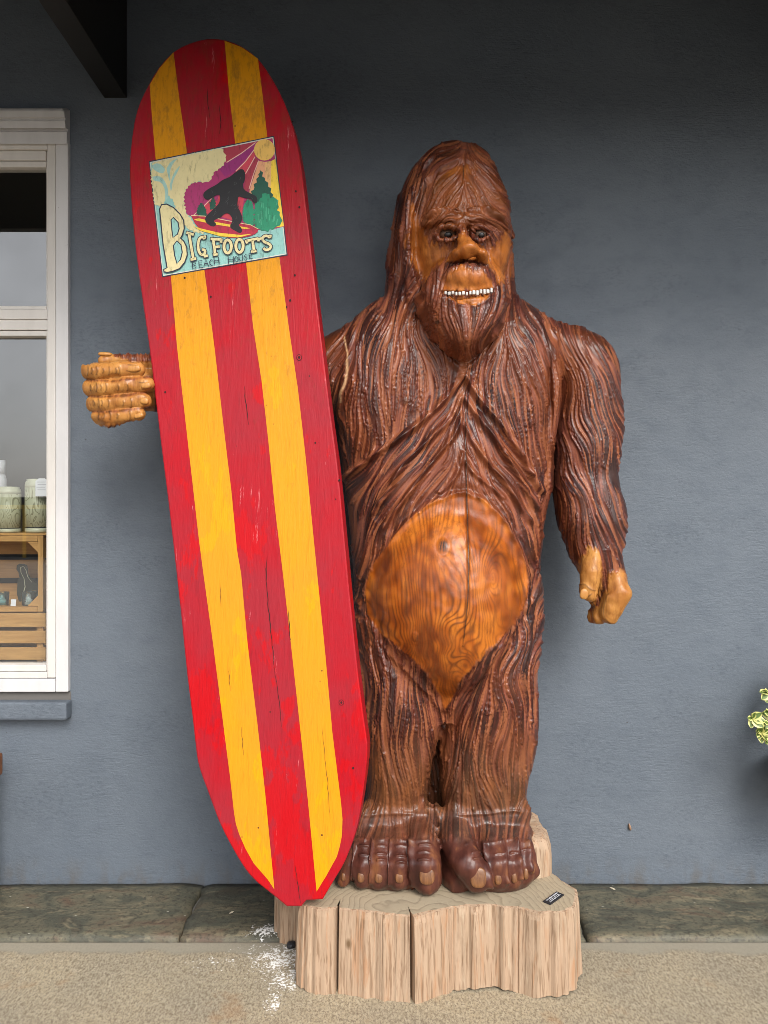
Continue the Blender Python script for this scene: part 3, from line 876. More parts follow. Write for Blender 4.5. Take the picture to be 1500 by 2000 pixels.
# rolled rim of hair round the face
chain([P(902, 312, -.44), P(862, 326, -.445), P(828, 360, -.445), P(806, 404, -.45), P(796, 455, -.45), (P(796, 505, -.44)), P(806, 555, -.43), P(812, 600, -.42)], [.02, .022, .024, .025, .026, .026, .026, .03], 0.012)
chain([P(902, 312, -.44), P(940, 326, -.445), P(966, 360, -.44), P(986, 404, -.42), P(998, 460, -.38)], [.02, .02, .018, .015, .015], 0.012)
ell(ph(913, 546, -.512), (.080, .062, .050), 0.014)
ell(ph(914, 589, -.527), (.060, .042, .017), 0.010)
chain([ph(828, 434, -.445), ph(858, 424, -.472), ph(893, 430, -.490)], [.018, .026, .02], 0.015)
chain([ph(911, 430, -.490), ph(945, 424, -.472), ph(982, 438, -.415)], [.02, .025, .017], 0.015)
chain([ph(898, 440, -.495), ph(905, 468, -.52), ph(912, 488, -.548)], [.016, .021, .026], 0.015)
ell(ph(915, 489, -.543), (.035, .040, .021), 0.012)
ell(ph(889, 500, -.515), (.020, .045, .021), 0.016)
ell(ph(942, 501, -.515), (.019, .045, .021), 0.016)
ell(ph(894, 513, -.548), (.011, .045, .011), 0.004, True)
ell(ph(936, 514, -.548), (.010, .045, .011), 0.004, True)
ell(ph(872, 457, -.510), (.044, .032, .027), 0.012, True)
ell(ph(938, 458, -.505), (.036, .032, .025), 0.012, True)
for (cu, w_, yb) in ((873, 25, -.498), (938, 19, -.492)):
    for sg_ in (-1, 1):
        chain([ph(cu - w_, 458, yb + .012), ph(cu - w_ * .5, 457 + sg_ * 11, yb - .004), ph(cu + w_ * .15, 456 + sg_ * 13, yb - .008), ph(cu + w_ * .7, 456 + sg_ * 8, yb - .002), ph(cu + w_ * 1.02, 459, yb + .012)], [.006, .0075, .008, .0075, .006], 0.005)
chain([ph(872, 574, -.53), ph(890, 577, -.55), ph(915, 577, -.56), ph(940, 574, -.552), ph(960, 568, -.53)], [.009, .0125, .013, .013, .009], 0.004, True)
chain([ph(866, 573, -.53), ph(890, 577, -.565), ph(915, 577, -.58), ph(940, 574, -.57), ph(964, 568, -.54)], [.008, .0115, .012, .012, .008], 0.004, True)
for yy in (-.52, -.48, -.44, -.40, -.36):
    chain([P(868, 1398, yy), P(860, 1440, yy), P(848, 1500, yy), P(845, 1570, yy), P(852, 1640, yy)], [.008, .013, .015, .015, .013], 0.012, True)
# keep the soles flat on the stump
Fd[:, :, gz < T + 0.001] = 0.08

gr_ = openvdb.FloatGrid(0.08)
gr_.copyFromArray(Fd.astype(float))
pv, pq = gr_.convertToQuads(0.0)
pv = pv * VX + np.array([GX0, GY0, GZ0])
pq = pq[:, ::-1]
def mesh_np(name, v, q):
    me = bpy.data.meshes.new(name)
    me.vertices.add(len(v)); me.vertices.foreach_set('co', np.ascontiguousarray(v, np.float32).ravel())
    me.loops.add(q.size); me.loops.foreach_set('vertex_index', np.ascontiguousarray(q, np.int32).ravel())
    me.polygons.add(len(q)); me.polygons.foreach_set('loop_start', np.arange(0, q.size, q.shape[1], dtype=np.int32))
    me.update(calc_edges=True)
    return me
me0 = mesh_np('raw', pv, pq)
ob0 = bpy.data.objects.new('raw', me0)
COL.objects.link(ob0)
md = ob0.modifiers.new('s', 'SUBSURF'); md.levels = 1; md.subdivision_type = 'CATMULL_CLARK'
dg = bpy.context.evaluated_depsgraph_get()
me = bpy.data.meshes.new_from_object(ob0.evaluated_get(dg))
bpy.data.objects.remove(ob0); bpy.data.meshes.remove(me0)
me.name = 'body'
NV = len(me.vertices)
print('body verts', NV)
co = np.empty(NV * 3, np.float32); me.vertices.foreach_get('co', co); co = co.reshape(-1, 3).astype(float)
nrm = np.empty(NV * 3, np.float32); me.vertices.foreach_get('normal', nrm); nrm = nrm.reshape(-1, 3).astype(float)
dd_ = co[:, 1] - CAMY
VU = 750 + co[:, 0] / dd_ * FPX
VV = 1000 - (co[:, 2] - CAMZ) / dd_ * FPX

# ---- carving chart: a front view of the figure, one cell per ~1.8 mm
U0, V0, GW, GH = 130, 270, 1120, 1510
uu, vv2 = np.meshgrid(np.arange(U0, U0 + GW, dtype=float), np.arange(V0, V0 + GH, dtype=float))
def fblur(img, s, sy=None):
    sy = s if sy is None else sy
    fy = np.fft.fftfreq(img.shape[0])[:, None]; fx = np.fft.rfftfreq(img.shape[1])[None, :]
    return np.fft.irfft2(np.fft.rfft2(img) * np.exp(-2 * (np.pi ** 2) * ((fx * s) ** 2 + (fy * sy) ** 2)), s=img.shape)
def poly_sd(poly, pad=40):
    """signed distance (px, negative inside) to a polygon on a window of the chart"""
    q = np.array(poly, float)
    a0 = int(max(0, q[:, 0].min() - pad - U0)); a1 = int(min(GW, q[:, 0].max() + pad - U0))
    b0 = int(max(0, q[:, 1].min() - pad - V0)); b1 = int(min(GH, q[:, 1].max() + pad - V0))
    X, Y = uu[b0:b1, a0:a1], vv2[b0:b1, a0:a1]
    ins = np.zeros(X.shape, bool); d = np.full(X.shape, 1e9)
    for i in range(len(q)):
        x1, y1 = q[i]; x2, y2 = q[(i + 1) % len(q)]
        h = np.clip(((X - x1) * (x2 - x1) + (Y - y1) * (y2 - y1)) / ((x2 - x1) ** 2 + (y2 - y1) ** 2 + 1e-9), 0, 1)
        d = np.minimum(d, np.hypot(X - x1 - h * (x2 - x1), Y - y1 - h * (y2 - y1)))
        if y1 != y2:
            c = ((Y < y1) != (Y < y2)) & (X < (x2 - x1) * (Y - y1) / (y2 - y1) + x1)
            ins ^= c
    return (slice(b0, b1), slice(a0, a1)), np.where(ins, -d, d)
def line_sd(pts_, pad):
    q = np.array(pts_, float)
    # round the polyline off
    for _ in range(2):
        q = np.concatenate([q[:1], np.stack([q[:-1] * .75 + q[1:] * .25, q[:-1] * .25 + q[1:] * .75], 1).reshape(-1, 2), q[-1:]])
    a0 = int(max(0, q[:, 0].min() - pad - U0)); a1 = int(min(GW, q[:, 0].max() + pad - U0))
    b0 = int(max(0, q[:, 1].min() - pad - V0)); b1 = int(min(GH, q[:, 1].max() + pad - V0))
    X, Y = uu[b0:b1, a0:a1], vv2[b0:b1, a0:a1]
    d = np.full(X.shape, 1e9); sg = np.ones(X.shape); tt = np.zeros(X.shape)
    n_ = len(q) - 1
    for i in range(n_):
        x1, y1 = q[i]; x2, y2 = q[i + 1]
        h = np.clip(((X - x1) * (x2 - x1) + (Y - y1) * (y2 - y1)) / ((x2 - x1) ** 2 + (y2 - y1) ** 2 + 1e-9), 0, 1)
        e = np.hypot(X - x1 - h * (x2 - x1), Y - y1 - h * (y2 - y1))
        m = e < d
        d = np.where(m, e, d)
        sg = np.where(m, np.sign((x2 - x1) * (Y - y1) - (y2 - y1) * (X - x1)), sg)
        tt = np.where(m, (i + h) / n_, tt)
    return (slice(b0, b1), slice(a0, a1)), d, sg, tt
Hc = np.zeros((GH, GW))             # relief in mm
def carve(pts_, depth, w, lip=0.0, lw=20.0, side=1, taper=True):
    sl, d, sg, tt = line_sd(pts_, int(max(3 * w, 3 * lw if lip else 0)) + 4)
    e = np.clip(np.minimum(tt, 1 - tt) * 8 + 0.15, 0, 1) if taper else 1.0
    wob = 0.75 + 0.35 * vnoise(uu[sl] / 14, vv2[sl] / 14, None, 8)
    g = -depth * np.exp(-(d / w) ** 2) * wob
    if lip:
        g = g + lip * np.exp(-(d / lw)) * np.where(sg * side > 0, 1 - np.exp(-(d / (w * 0.8)) ** 2), 0)
    Hc[sl] += g * e
def mound(u, v, ru, rv, h):
    Hc[:] += h * np.exp(-((uu - u) / ru) ** 2 - ((vv2 - v) / rv) ** 2)

dark = np.zeros((GH, GW))
def scratch(pts_, w, k):
    sl, d, sg, tt = line_sd(pts_, 10)
    dark[sl] = np.maximum(dark[sl], k * np.exp(-(d / w) ** 2))
# ---- hair direction: strokes (u, v, du, dv, reach)
strokes = [
    # head hood
    (830, 320, -.75, .65, 40), (880, 292, -.95, .3, 30), (925, 300, .7, .7, 30), (800, 370, -.35, .93, 45), (775, 460, -.12, 1, 60), (765, 550, -.05, 1, 60), (980, 400, .3, .95, 30), (1000, 540, .05, 1, 40),
    # forehead and brows
    (865, 362, -.85, .5, 22), (945, 362, .85, .5, 22), (895, 345, -.6, .8, 14), (915, 345, .6, .8, 14), (840, 395, -.75, .65, 24), (970, 395, .75, .65, 24), (885, 395, -.55, .8, 18), (925, 395, .55, .8, 18),
    (850, 425, -.95, .3, 16), (885, 425, -.9, -.4, 12), (960, 425, .95, .35, 16), (925, 425, .9, -.4, 12), (830, 455, -.6, .8, 16), (980, 460, .6, .8, 16), (905, 440, .05, 1, 10),
    # moustache and beard
    (868, 505, -.6, .8, 20), (845, 540, -.5, .87, 24), (835, 590, 0, 1, 30), (955, 520, .5, .86, 16), (975, 560, .2, 1, 24), (870, 620, .1, 1, 36), (905, 640, 0, 1, 36), (950, 630, -.15, 1, 36), (905, 525, 0, 1, 8),
    # shoulders and chest
    (760, 610, -.55, .83, 50), (700, 660, -.5, .87, 45), (1030, 630, .6, .8, 45), (1060, 690, .15, 1, 45), (730, 760, .05, 1, 70), (690, 850, .03, 1, 70), (800, 700, .12, 1, 60), (850, 690, .55, .83, 36),
    (860, 760, -.10, 1, 50), (800, 830, -.08, 1, 60), (960, 700, -.35, .93, 40), (985, 780, .15, 1, 50), (1040, 800, .02, 1, 50), (1050, 900, .05, 1, 50), (990, 850, .3, .95, 40),
    (650, 700, -.75, .65, 30), (650, 780, -.5, .85, 30),
    # flanks
    (690, 1000, .1, 1, 60), (700, 1100, .15, 1, 50), (1050, 1020, -.1, 1, 40), (1040, 1100, -.02, 1, 30),
    # thighs and shins
    (720, 1230, .35, .93, 45), (770, 1310, .35, .93, 40), (830, 1370, .3, .95, 30), (760, 1400, .12, 1, 50), (770, 1480, .1, 1, 60), (770, 1560, .05, 1, 50), (1040, 1200, -.35, .93, 40), (990, 1280, -.5, .86, 45),
    (930, 1350, -.45, .9, 40), (1000, 1400, -.12, 1, 50), (950, 1470, -.08, 1, 60), (960, 1560, 0, 1, 50), (720, 1350, 0, 1, 40), (1040, 1320, -.1, 1, 30),
    # right-hand arm: two feathered sheaves
    (1140, 680, .6, .8, 30), (1185, 710, .45, .9, 30), (1100, 720, .1, 1, 30), (1120, 800, -.18, 1, 35), (1190, 790, .42, .9, 35), (1160, 760, .02, 1, 20), (1195, 870, .25, .97, 35), (1130, 880, -.1, 1, 35),
    (1165, 880, .0, 1, 22), (1110, 960, .05, 1, 35), (1150, 940, -.12, 1, 30), (1190, 960, .35, .93, 30), (1120, 1030, .15, 1, 35), (1165, 1010, .3, .95, 30), (1200, 1040, .25, .97, 30), (1180, 1090, .4, .92, 30), (1140, 1080, .3, .95, 25), (1210, 1130, .3, .95, 20),
]
def field(st, base=(0, 1.0, 0.02)):
    du = np.full((GH, GW), base[0] * base[2]); dv = np.full((GH, GW), base[1] * base[2])
    for (u, v, a, b, s) in st:
        r = int(3.2 * s)
        a0, a1 = max(0, int(u - U0 - r)), min(GW, int(u - U0 + r)); b0, b1 = max(0, int(v - V0 - r)), min(GH, int(v - V0 + r))
        w = np.exp(-((uu[b0:b1, a0:a1] - u) ** 2 + (vv2[b0:b1, a0:a1] - v) ** 2) / (2 * (s * 0.8) ** 2))
        du[b0:b1, a0:a1] += a * w; dv[b0:b1, a0:a1] += b * w
    return du, dv
du, dv = field(strokes)
# lower chest: the hair follows the folds that fan from the breast bone
vfold = [(905, 735), (850, 800), (770, 850), (665, 935), (680, 1060), (720, 1180), (800, 1290), (868, 1390), (930, 1300), (1030, 1170), (1064, 1010), (1040, 930), (990, 850), (940, 790)]
du2, dv2 = field([(870, 800, -.5, .87, 40), (800, 880, -.65, .76, 50), (720, 950, -.55, .84, 50), (850, 900, -.5, .87, 40), (880, 870, -.2, 1, 25), (780, 980, -.6, .8, 45), (720, 1060, -.2, 1, 40), (830, 950, -.7, .7, 30),
                  (940, 810, .45, .9, 36), (980, 870, .55, .84, 40), (1030, 940, .45, .9, 40), (930, 880, .3, .95, 30), (960, 940, .6, .8, 40), (1010, 1010, .55, .84, 40), (1040, 1070, .2, 1, 30), (900, 930, .0, 1, 20)])
sl, sd = poly_sd(vfold, 2)
m = sd < 0
du[sl][m] = du2[sl][m]; dv[sl][m] = dv2[sl][m]
ww = 0.17
ang = ww * fblur(rng.standard_normal((GH, GW)), 16, 26) * 16 * 3.2 * 1.6
ca, sa = np.cos(ang), np.sin(ang)
du, dv = du * ca - dv * sa, du * sa + dv * ca
ln_ = np.hypot(du, dv) + 1e-9
du /= ln_; dv /= ln_
# line integral: long strands that run along the direction
def norm(a):
    return (a - a.mean()) / a.std()
seedA = norm(fblur(rng.standard_normal((GH, GW)), 1.75))
seedB = norm(fblur(rng.standard_normal((GH, GW)), 1.0))
accA = seedA.copy(); accB = seedB.copy()
duf, dvf = du.astype(np.float32), dv.astype(np.float32)
for sgn in (1, -1):
    px = np.tile(np.arange(GW, dtype=np.float32), (GH, 1)); py = np.tile(np.arange(GH, dtype=np.float32)[:, None], (1, GW))
    iu = px.astype(np.int32); iv = py.astype(np.int32)
    for k in range(20):
        px += 2.2 * sgn * duf[iv, iu]; py += 2.2 * sgn * dvf[iv, iu]
        iu = np.clip(px, 0, GW - 1).astype(np.int32); iv = np.clip(py, 0, GH - 1).astype(np.int32)
        w = math.cos(0.5 * math.pi * k / 20) ** 1.2
        accA += w * seedA[iv, iu]
        if k < 18: accB += w * seedB[iv, iu]
LA, LB = norm(accA), norm(accB)
hair = 2.8 * np.tanh(LA * 0.9) - 6.5 * np.exp(-(LA / 0.27) ** 2) + 0.7 * LB
hair = hair + 1.2

# ---- skin areas
skin = np.zeros((GH, GW))
def skin_area(poly, soft=3.0, jag=5.0, val=1.0):
    sl, sd = poly_sd(poly, 30)
    e = sd + jag * 0.5 * LB[sl] + jag * 0.5 * LA[sl]
    skin[sl] = np.maximum(skin[sl], val * sstep(soft, -soft, e))
belly = [(910, 963), (885, 965), (836, 984), (796, 1018), (760, 1060), (729, 1105), (714, 1150), (716, 1192), (742, 1234), (790, 1274), (833, 1313), (858, 1355), (868, 1386), (884, 1362), (900, 1327), (942, 1279), (1001, 1222), (1027, 1178), (1031, 1133), (1018, 1075), (990, 1023), (948, 976)]
sl, sd = poly_sd(belly, 30)
skin[sl] = np.maximum(skin[sl], sstep(2.0, -2.0, sd + 1.2 * LB[sl]))
belly_sl, belly_sd = sl, sd
skin_area([(800, 430), (812, 425), (832, 474), (850, 480), (885, 482), (898, 482), (880, 500), (850, 520), (828, 545), (815, 520), (803, 480)], 4, 7)
skin_area([(945, 484), (966, 486), (990, 456), (999, 500), (990, 545), (976, 548), (955, 515), (944, 505), (935, 480)], 4, 7)
skin_area([(893, 470), (903, 452), (920, 470), (940, 488), (957, 498), (953, 514), (932, 508), (896, 508), (876, 510), (876, 492), (895, 482)], 2, 2)
skin_area([(864, 565), (868, 545), (885, 528), (905, 520), (918, 528), (940, 528), (958, 548), (963, 562), (940, 566), (900, 572), (875, 572)], 3, 5)
skin_area([(880, 582), (905, 578), (935, 578), (955, 575), (945, 588), (920, 596), (895, 592)], 2, 2)
skin_area([(868, 333), (900, 321), (932, 331), (912, 338), (906, 358), (899, 338)], 3, 8, 0.6)
skin_area([(798, 420), (806, 400), (815, 430), (808, 470)], 3, 4)
skin_area([(150, 712), (190, 706), (300, 706), (303, 760), (300, 800), (290, 822), (180, 832), (168, 810), (155, 760)], 2, 1)
skin_area([(183, 690), (220, 686), (222, 698), (250, 702), (250, 716), (185, 716)], 2, 1)
skin_area([(1148, 1066), (1172, 1078), (1176, 1110), (1172, 1150), (1160, 1182), (1132, 1180), (1128, 1140), (1135, 1095)], 3, 4)
skin_area([(1195, 1118), (1212, 1112), (1236, 1140), (1236, 1200), (1200, 1232), (1155, 1228), (1148, 1195), (1175, 1180)], 3, 3)
skin_area([(905, 318), (868, 330), (838, 362), (818, 405), (812, 440), (840, 446), (870, 436), (905, 442), (940, 434), (975, 446), (990, 430), (976, 385), (955, 348), (930, 326)], 10, 16, 0.13)
# weaker orange wear on crests of the hair
foot_m = sstep(1580, 1600, vv2)
band = sstep(1581, 1592, vv2 + 4 * LA) * sstep(1652, 1622, vv2 + 7 * LA)
toe_m = sstep(1630, 1648, vv2)
shin_m = sstep(1390, 1560, vv2 + 12 * LA) * (1 - foot_m)

bare = np.clip(skin, 0, 1)
amp = np.ones((GH, GW))
amp *= 1 - 0.985 * np.clip(bare * 1.6 - 0.6, 0, 1)
amp *= 1 - 0.22 * shin_m
amp *= 1 - 0.72 * band
amp *= 1 - 0.93 * toe_m
face_m = np.exp(-(np.maximum(0, np.hypot((uu - 905) / 92, (vv2 - 470) / 175) - 0.85) / 0.15) ** 2)
amp *= 1 - 0.45 * face_m
amp *= np.where((uu > 1082) & (vv2 > 630), 0.78, 1.0)
amp = fblur(amp, 1.0)
vsl, vsd = poly_sd(vfold, 2)
amp[vsl] *= np.where(vsd < 0, 0.62, 1.0)
Hc += hair * amp
Hc += (2.6 * LB - 2.2 * np.exp(-(LB / 0.3) ** 2)) * face_m * (1 - bare)
# broad undulation, chisel facets
Hc += 5.0 * norm(fblur(rng.standard_normal((GH, GW)), 16, 34)) * (1 - bare) * (1 - foot_m) * (1 - 0.6 * face_m) * 0.55
fac_ = norm(fblur(rng.standard_normal((GH, GW)), 6))
Hc += (1.3 * np.round(fac_ * 1.6) / 1.6 * 0.6 + 0.5 * fac_) * (bare * np.where(vv2 > 930, np.where((uu > 700) & (uu < 1040), 0.6, 1.3), 1.2) + toe_m * 0.7)
Hc += 2.0 * norm(fblur(rng.standard_normal((GH, GW)), 4, 9)) * shin_m * 0.7

# ---- folds of chest and belly
carve([(905, 728), (893, 752), (850, 800), (805, 838), (770, 862), (715, 898), (664, 940)], 21.5, 6.8, 15.6, 24, -1)
carve([(908, 728), (925, 762), (950, 795), (985, 835), (1020, 890), (1045, 940), (1062, 965)], 21.5, 6.8, 15.6, 22, 1)
carve([(904, 770), (885, 815), (835, 862), (790, 900), (768, 945), (742, 985), (722, 1010)], 19.6, 6.3, 13.7, 20, -1)
carve([(906, 800), (893, 845), (862, 880), (825, 925), (800, 965), (768, 1002), (742, 1040)], 17.6, 5.8, 11.7, 18, -1)
carve([(907, 770), (935, 815), (965, 850), (1000, 905), (1030, 955), (1056, 1000)], 19.6, 6.3, 13.7, 20, 1)
carve([(908, 825), (922, 860), (950, 900), (985, 935), (1015, 985), (1040, 1025)], 17.6, 5.8, 11.7, 18, 1)
carve([(905, 880), (898, 915), (880, 945), (855, 965)], 11.7, 5.2, 7.8, 12, -1)
carve([(909, 900), (925, 925), (960, 950), (990, 975)], 11.7, 5.2, 7.8, 12, 1)
# lip of hair round the belly
up_ = sstep(1230, 1120, vv2[belly_sl])
g = np.exp(-((belly_sd - 8) / 9) ** 2) * (2.0 + 8.0 * up_) - np.exp(-((belly_sd - 1.0) / 5.5) ** 2) * (5.0 + 6.0 * up_)
Hc[belly_sl] += g * (0.8 + 0.35 * vnoise(uu[belly_sl] / 12, vv2[belly_sl] / 12, None, 3))
carve([(690, 1160), (712, 1205), (770, 1290), (830, 1345), (862, 1390)], 8, 6, 5, 16, 1)
carve([(1062, 1150), (1035, 1180), (1000, 1232), (945, 1310), (905, 1360), (880, 1395)], 8, 6, 5, 16, -1)
carve([(702, 1195), (745, 1280), (770, 1330)], 5, 5)
carve([(1050, 1200), (1010, 1270), (970, 1330)], 5, 5)
# breast collar under the beard
carve([(817, 575), (822, 612), (840, 648), (872, 682), (905, 704)], 13, 4.5, 5, 10, -1)
carve([(991, 575), (988, 612), (972, 648), (940, 682), (907, 704)], 13, 4.5, 5, 10, 1)
carve([(815, 622), (840, 665), (875, 702), (906, 726)], 8, 6, 4, 16, 1)
carve([(994, 622), (967, 668), (935, 702), (906, 726)], 8, 6, 4, 16, -1)
# shoulder creases
carve([(690, 640), (684, 680), (672, 720), (664, 780)], 7, 4.5)
carve([(1085, 640), (1082, 680), (1075, 720)], 9, 6)
# hood rim round the face
carve([(906, 309), (880, 315), (853, 331), (827, 360), (806, 404), (799, 452), (798, 500), (808, 545), (822, 585), (826, 625)], 9, 5, 9, 15, -1)
carve([(906, 309), (935, 325), (958, 356), (977, 388), (992, 425)], 5, 4, 5, 8, 1)
carve([(850, 303), (822, 338), (800, 385), (782, 440), (775, 500), (770, 560)], 6, 4, 3, 8, 1)
# brows, eyes, cheeks, moustache
carve([(832, 427), (846, 413), (870, 407), (896, 412)], 12, 3.4, 8, 9, 1)
carve([(914, 412), (940, 406), (962, 412), (984, 431)], 12, 3.4, 8, 9, 1)
carve([(846, 452), (856, 443), (872, 440), (895, 444)], 6, 3)
carve([(920, 446), (938, 441), (955, 447)], 6, 3)
carve([(905, 330), (905, 372), (904, 405)], 4, 2.6)
carve([(901, 428), (908, 432)], 2.5, 1.3); carve([(900, 438), (910, 441)], 2.5, 1.3); carve([(901, 447), (911, 449)], 2.5, 1.3); carve([(901, 455), (914, 457)], 2.2, 1.3)
for (cu, cv, a, b) in ((873, 456, 23, 14), (938, 457, 17, 13)):
    for f in (1.0, 1.28):
        ring = [(cu + a * f * math.cos(t_), cv + b * f * math.sin(t_)) for t_ in np.linspace(0, 2 * math.pi, 17)]
        carve(ring, 3.2, 1.8, 0, 0, 1, False)
carve([(880, 510), (862, 522), (842, 545), (828, 575)], 6, 4)
carve([(945, 512), (962, 528), (975, 545), (988, 560)], 6, 4)
carve([(865, 570), (862, 552), (872, 532), (890, 521), (912, 517), (938, 522), (956, 536), (966, 556), (963, 570)], 4.5, 3)
carve([(866, 574), (880, 588), (900, 597), (922, 600), (945, 592), (962, 574)], 4.5, 3)
carve([(876, 490), (873, 503), (881, 513)], 4, 2.5); carve([(954, 490), (957, 503), (950, 513)], 4, 2.5)
# toes: knuckle creases, nail beds, clefts
carve([(706, 1594), (760, 1589), (838, 1590)], 3.5, 3.5, 3, 8, 1)
carve([(890, 1592), (950, 1590), (1000, 1583), (1018, 1586)], 5, 3.5, 3, 8, 1)
for a, b in (((693, 1650), (689, 1712)), ((725, 1645), (724, 1722)), ((763, 1645), (761, 1724)), ((803, 1642), (805, 1730)), ((948, 1650), (956, 1730)), ((982, 1645), (989, 1722)), ((1009, 1642), (1016, 1714)), ((1030, 1645), (1035, 1700))):
    carve([a, ((a[0] + b[0]) / 2, (a[1] + b[1]) / 2), b], 18, 4.2, 0, 0, 1, False)
for (u, v, w) in ((709, 1652, 10), (709, 1670, 9), (744, 1652, 10), (745, 1668, 10), (745, 1680, 9), (783, 1652, 11), (783, 1672, 11), (783, 1684, 10), (830, 1650, 13), (829, 1664, 13), (829, 1679, 13), (935, 1665, 14), (937, 1677, 13), (973, 1668, 8), (1003, 1666, 7), (1026, 1660, 6)):
    carve([(u - w, v + 1), (u, v - 1.5), (u + w, v + 1)], 6, 1.9)
carve([(668, 1648), (700, 1637), (730, 1640)], 4, 3); carve([(735, 1640), (765, 1636), (800, 1644), (842, 1640)], 4, 3)
carve([(905, 1650), (930, 1642), (955, 1648), (985, 1640), (1010, 1636)], 4, 3)
# fingers: knuckle creases
for (us, v) in (((172, 180, 190, 202, 212, 225, 232), 724), ((178, 188, 197, 208, 232, 248), 757), ((182, 192, 200, 213, 240, 254), 787), ((192, 203, 216, 230, 252), 812)):
    for q, u in enumerate(us):
        h_ = (9, 6, 8, 5)[(q + int(v)) % 4]
        u = u + 1.5 * math.sin(q * 5 + v)
        carve([(u, v - h_), (u + 2.5, v), (u, v + h_)], 4.0, 1.7)
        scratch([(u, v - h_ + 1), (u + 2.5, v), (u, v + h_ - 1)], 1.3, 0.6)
for g_ in ([(168, 742), (210, 746), (300, 735)], [(170, 774), (210, 776), (302, 766)], [(176, 804), (215, 805), (298, 795)]):
    sl, d, sg, tt = line_sd(g_, 14)
    skin[sl] *= 1 - 0.9 * np.exp(-((d + 0.8 * LB[sl]) / 3.2) ** 2)
bare = np.clip(skin, 0, 1)
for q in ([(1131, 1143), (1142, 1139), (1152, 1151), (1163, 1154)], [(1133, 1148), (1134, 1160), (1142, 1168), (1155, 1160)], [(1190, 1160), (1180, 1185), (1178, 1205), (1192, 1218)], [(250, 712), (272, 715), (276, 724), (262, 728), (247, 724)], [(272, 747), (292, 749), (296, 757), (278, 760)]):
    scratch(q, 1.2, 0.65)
carve([(1131, 1143), (1142, 1139), (1152, 1151), (1163, 1154)], 3, 1.6)
carve([(1133, 1148), (1134, 1160), (1142, 1168), (1155, 1160)], 2.5, 1.4)
carve([(1190, 1160), (1178, 1185), (1176, 1205), (1192, 1218), (1215, 1214)], 4, 2.6)
# elbow
mound(1150, 915, 40, 26, 4.0)
# the long drying check down the front
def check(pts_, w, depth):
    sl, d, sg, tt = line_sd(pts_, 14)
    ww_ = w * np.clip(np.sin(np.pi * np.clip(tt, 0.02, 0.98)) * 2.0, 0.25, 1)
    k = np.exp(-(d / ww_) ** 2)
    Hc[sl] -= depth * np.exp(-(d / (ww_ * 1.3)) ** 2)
    dark[sl] = np.maximum(dark[sl], k)  # shade of the crack's depth put into the colour
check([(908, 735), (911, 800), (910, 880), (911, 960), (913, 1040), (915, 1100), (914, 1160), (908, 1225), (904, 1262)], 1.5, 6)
check([(905, 318), (905, 352)], 1.0, 2)
for (u, v, a, b, k) in ((865, 1066, 10, 13, 1.0), (811, 1243, 6, 8, .9), (896, 1342, 5, 6, .6), (790, 783, 8, 7, .7), (857, 628, 6, 4, .8)):
    r = np.hypot((uu - u) / a, (vv2 - v) / b)
    kk = np.exp(-r ** 4) * (0.55 + 0.45 * np.clip(LB, -1, 1))
    dark = np.maximum(dark, k * np.clip(kk, 0, 1))
    Hc -= 2.2 * k * np.exp(-r ** 4) - 0.9 * np.exp(-((r - 1.35) / 0.3) ** 2)
# pale raw split by the shoulder of the reaching arm
pale = np.zeros((GH, GW))
sl, d, sg, tt = line_sd([(674, 660), (678, 680), (681, 700), (678, 725), (674, 750), (666, 768), (665, 785)], 10)
pale[sl] = np.exp(-(d / 1.6) ** 2)

# ---- belly grain: rings that close round the knot and a second eye to the right
rk = np.hypot((uu - 865) / 1.0, (vv2 - 1065) / 1.6)
re_ = np.hypot((uu - 962) / 1.0, (vv2 - 1130) / 2.1)
fld = (uu - 872) / 10.0 + 2.3 * norm(fblur(rng.standard_normal((GH, GW)), 36, 85)) + 0.55 * norm(fblur(rng.standard_normal((GH, GW)), 9, 30))
fld = fld + 8.0 * np.exp(-rk / 40) + 11.0 * np.exp(-re_ / 36)
fld = fld + sstep(1170, 1260, vv2) * 1.1 * norm(fblur(rng.standard_normal((GH, GW)), 12, 12))
gl_ = np.abs(fld - np.round(fld)) * 2
grain = np.clip(1 - gl_ / 0.55, 0, 1) * (0.75 + 0.35 * norm(fblur(rng.standard_normal((GH, GW)), 20)).clip(-1, 1))
grain = fblur(grain, 0.5)
Hc -= 0.35 * grain * bare
figure = norm(fblur(rng.standard_normal((GH, GW)), 13, 22) * 20 + fblur(rng.standard_normal((GH, GW)), 4, 8) * 5)

Hc = fblur(Hc, 0.75)
def samp(img):
    x = np.clip(VU - U0, 0, GW - 1.001); y = np.clip(VV - V0, 0, GH - 1.001)
    i, j = x.astype(int), y.astype(int); fx, fy = x - i, y - j
    return (img[j, i] * (1 - fx) + img[j, i + 1] * fx) * (1 - fy) + (img[j + 1, i] * (1 - fx) + img[j + 1, i + 1] * fx) * fy
disp = samp(Hc) * 0.001
co += nrm * np.clip(disp, -0.036, 0.030)[:, None]
co[:, 2] = np.maximum(co[:, 2], T + 0.001)
me.vertices.foreach_set('co', np.ascontiguousarray(co, np.float32).ravel())
def put_attr(name, img):
    a = me.attributes.new(name, 'FLOAT', 'POINT')
    a.data.foreach_set('value', np.ascontiguousarray(samp(img), np.float32))
put_attr('skin', fblur(bare, 0.8)); put_attr('streak', LA * 0.25 + 0.5); put_attr('fine', LB * 0.25 + 0.5)
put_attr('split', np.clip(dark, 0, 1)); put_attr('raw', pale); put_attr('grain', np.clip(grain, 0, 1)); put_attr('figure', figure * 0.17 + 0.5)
put_attr('toe', fblur(toe_m, 2)); put_attr('worn', fblur(band, 2)); put_attr('shin', fblur(shin_m, 3))
me.polygons.foreach_set('use_smooth', np.ones(len(me.polygons), bool))
me.update()

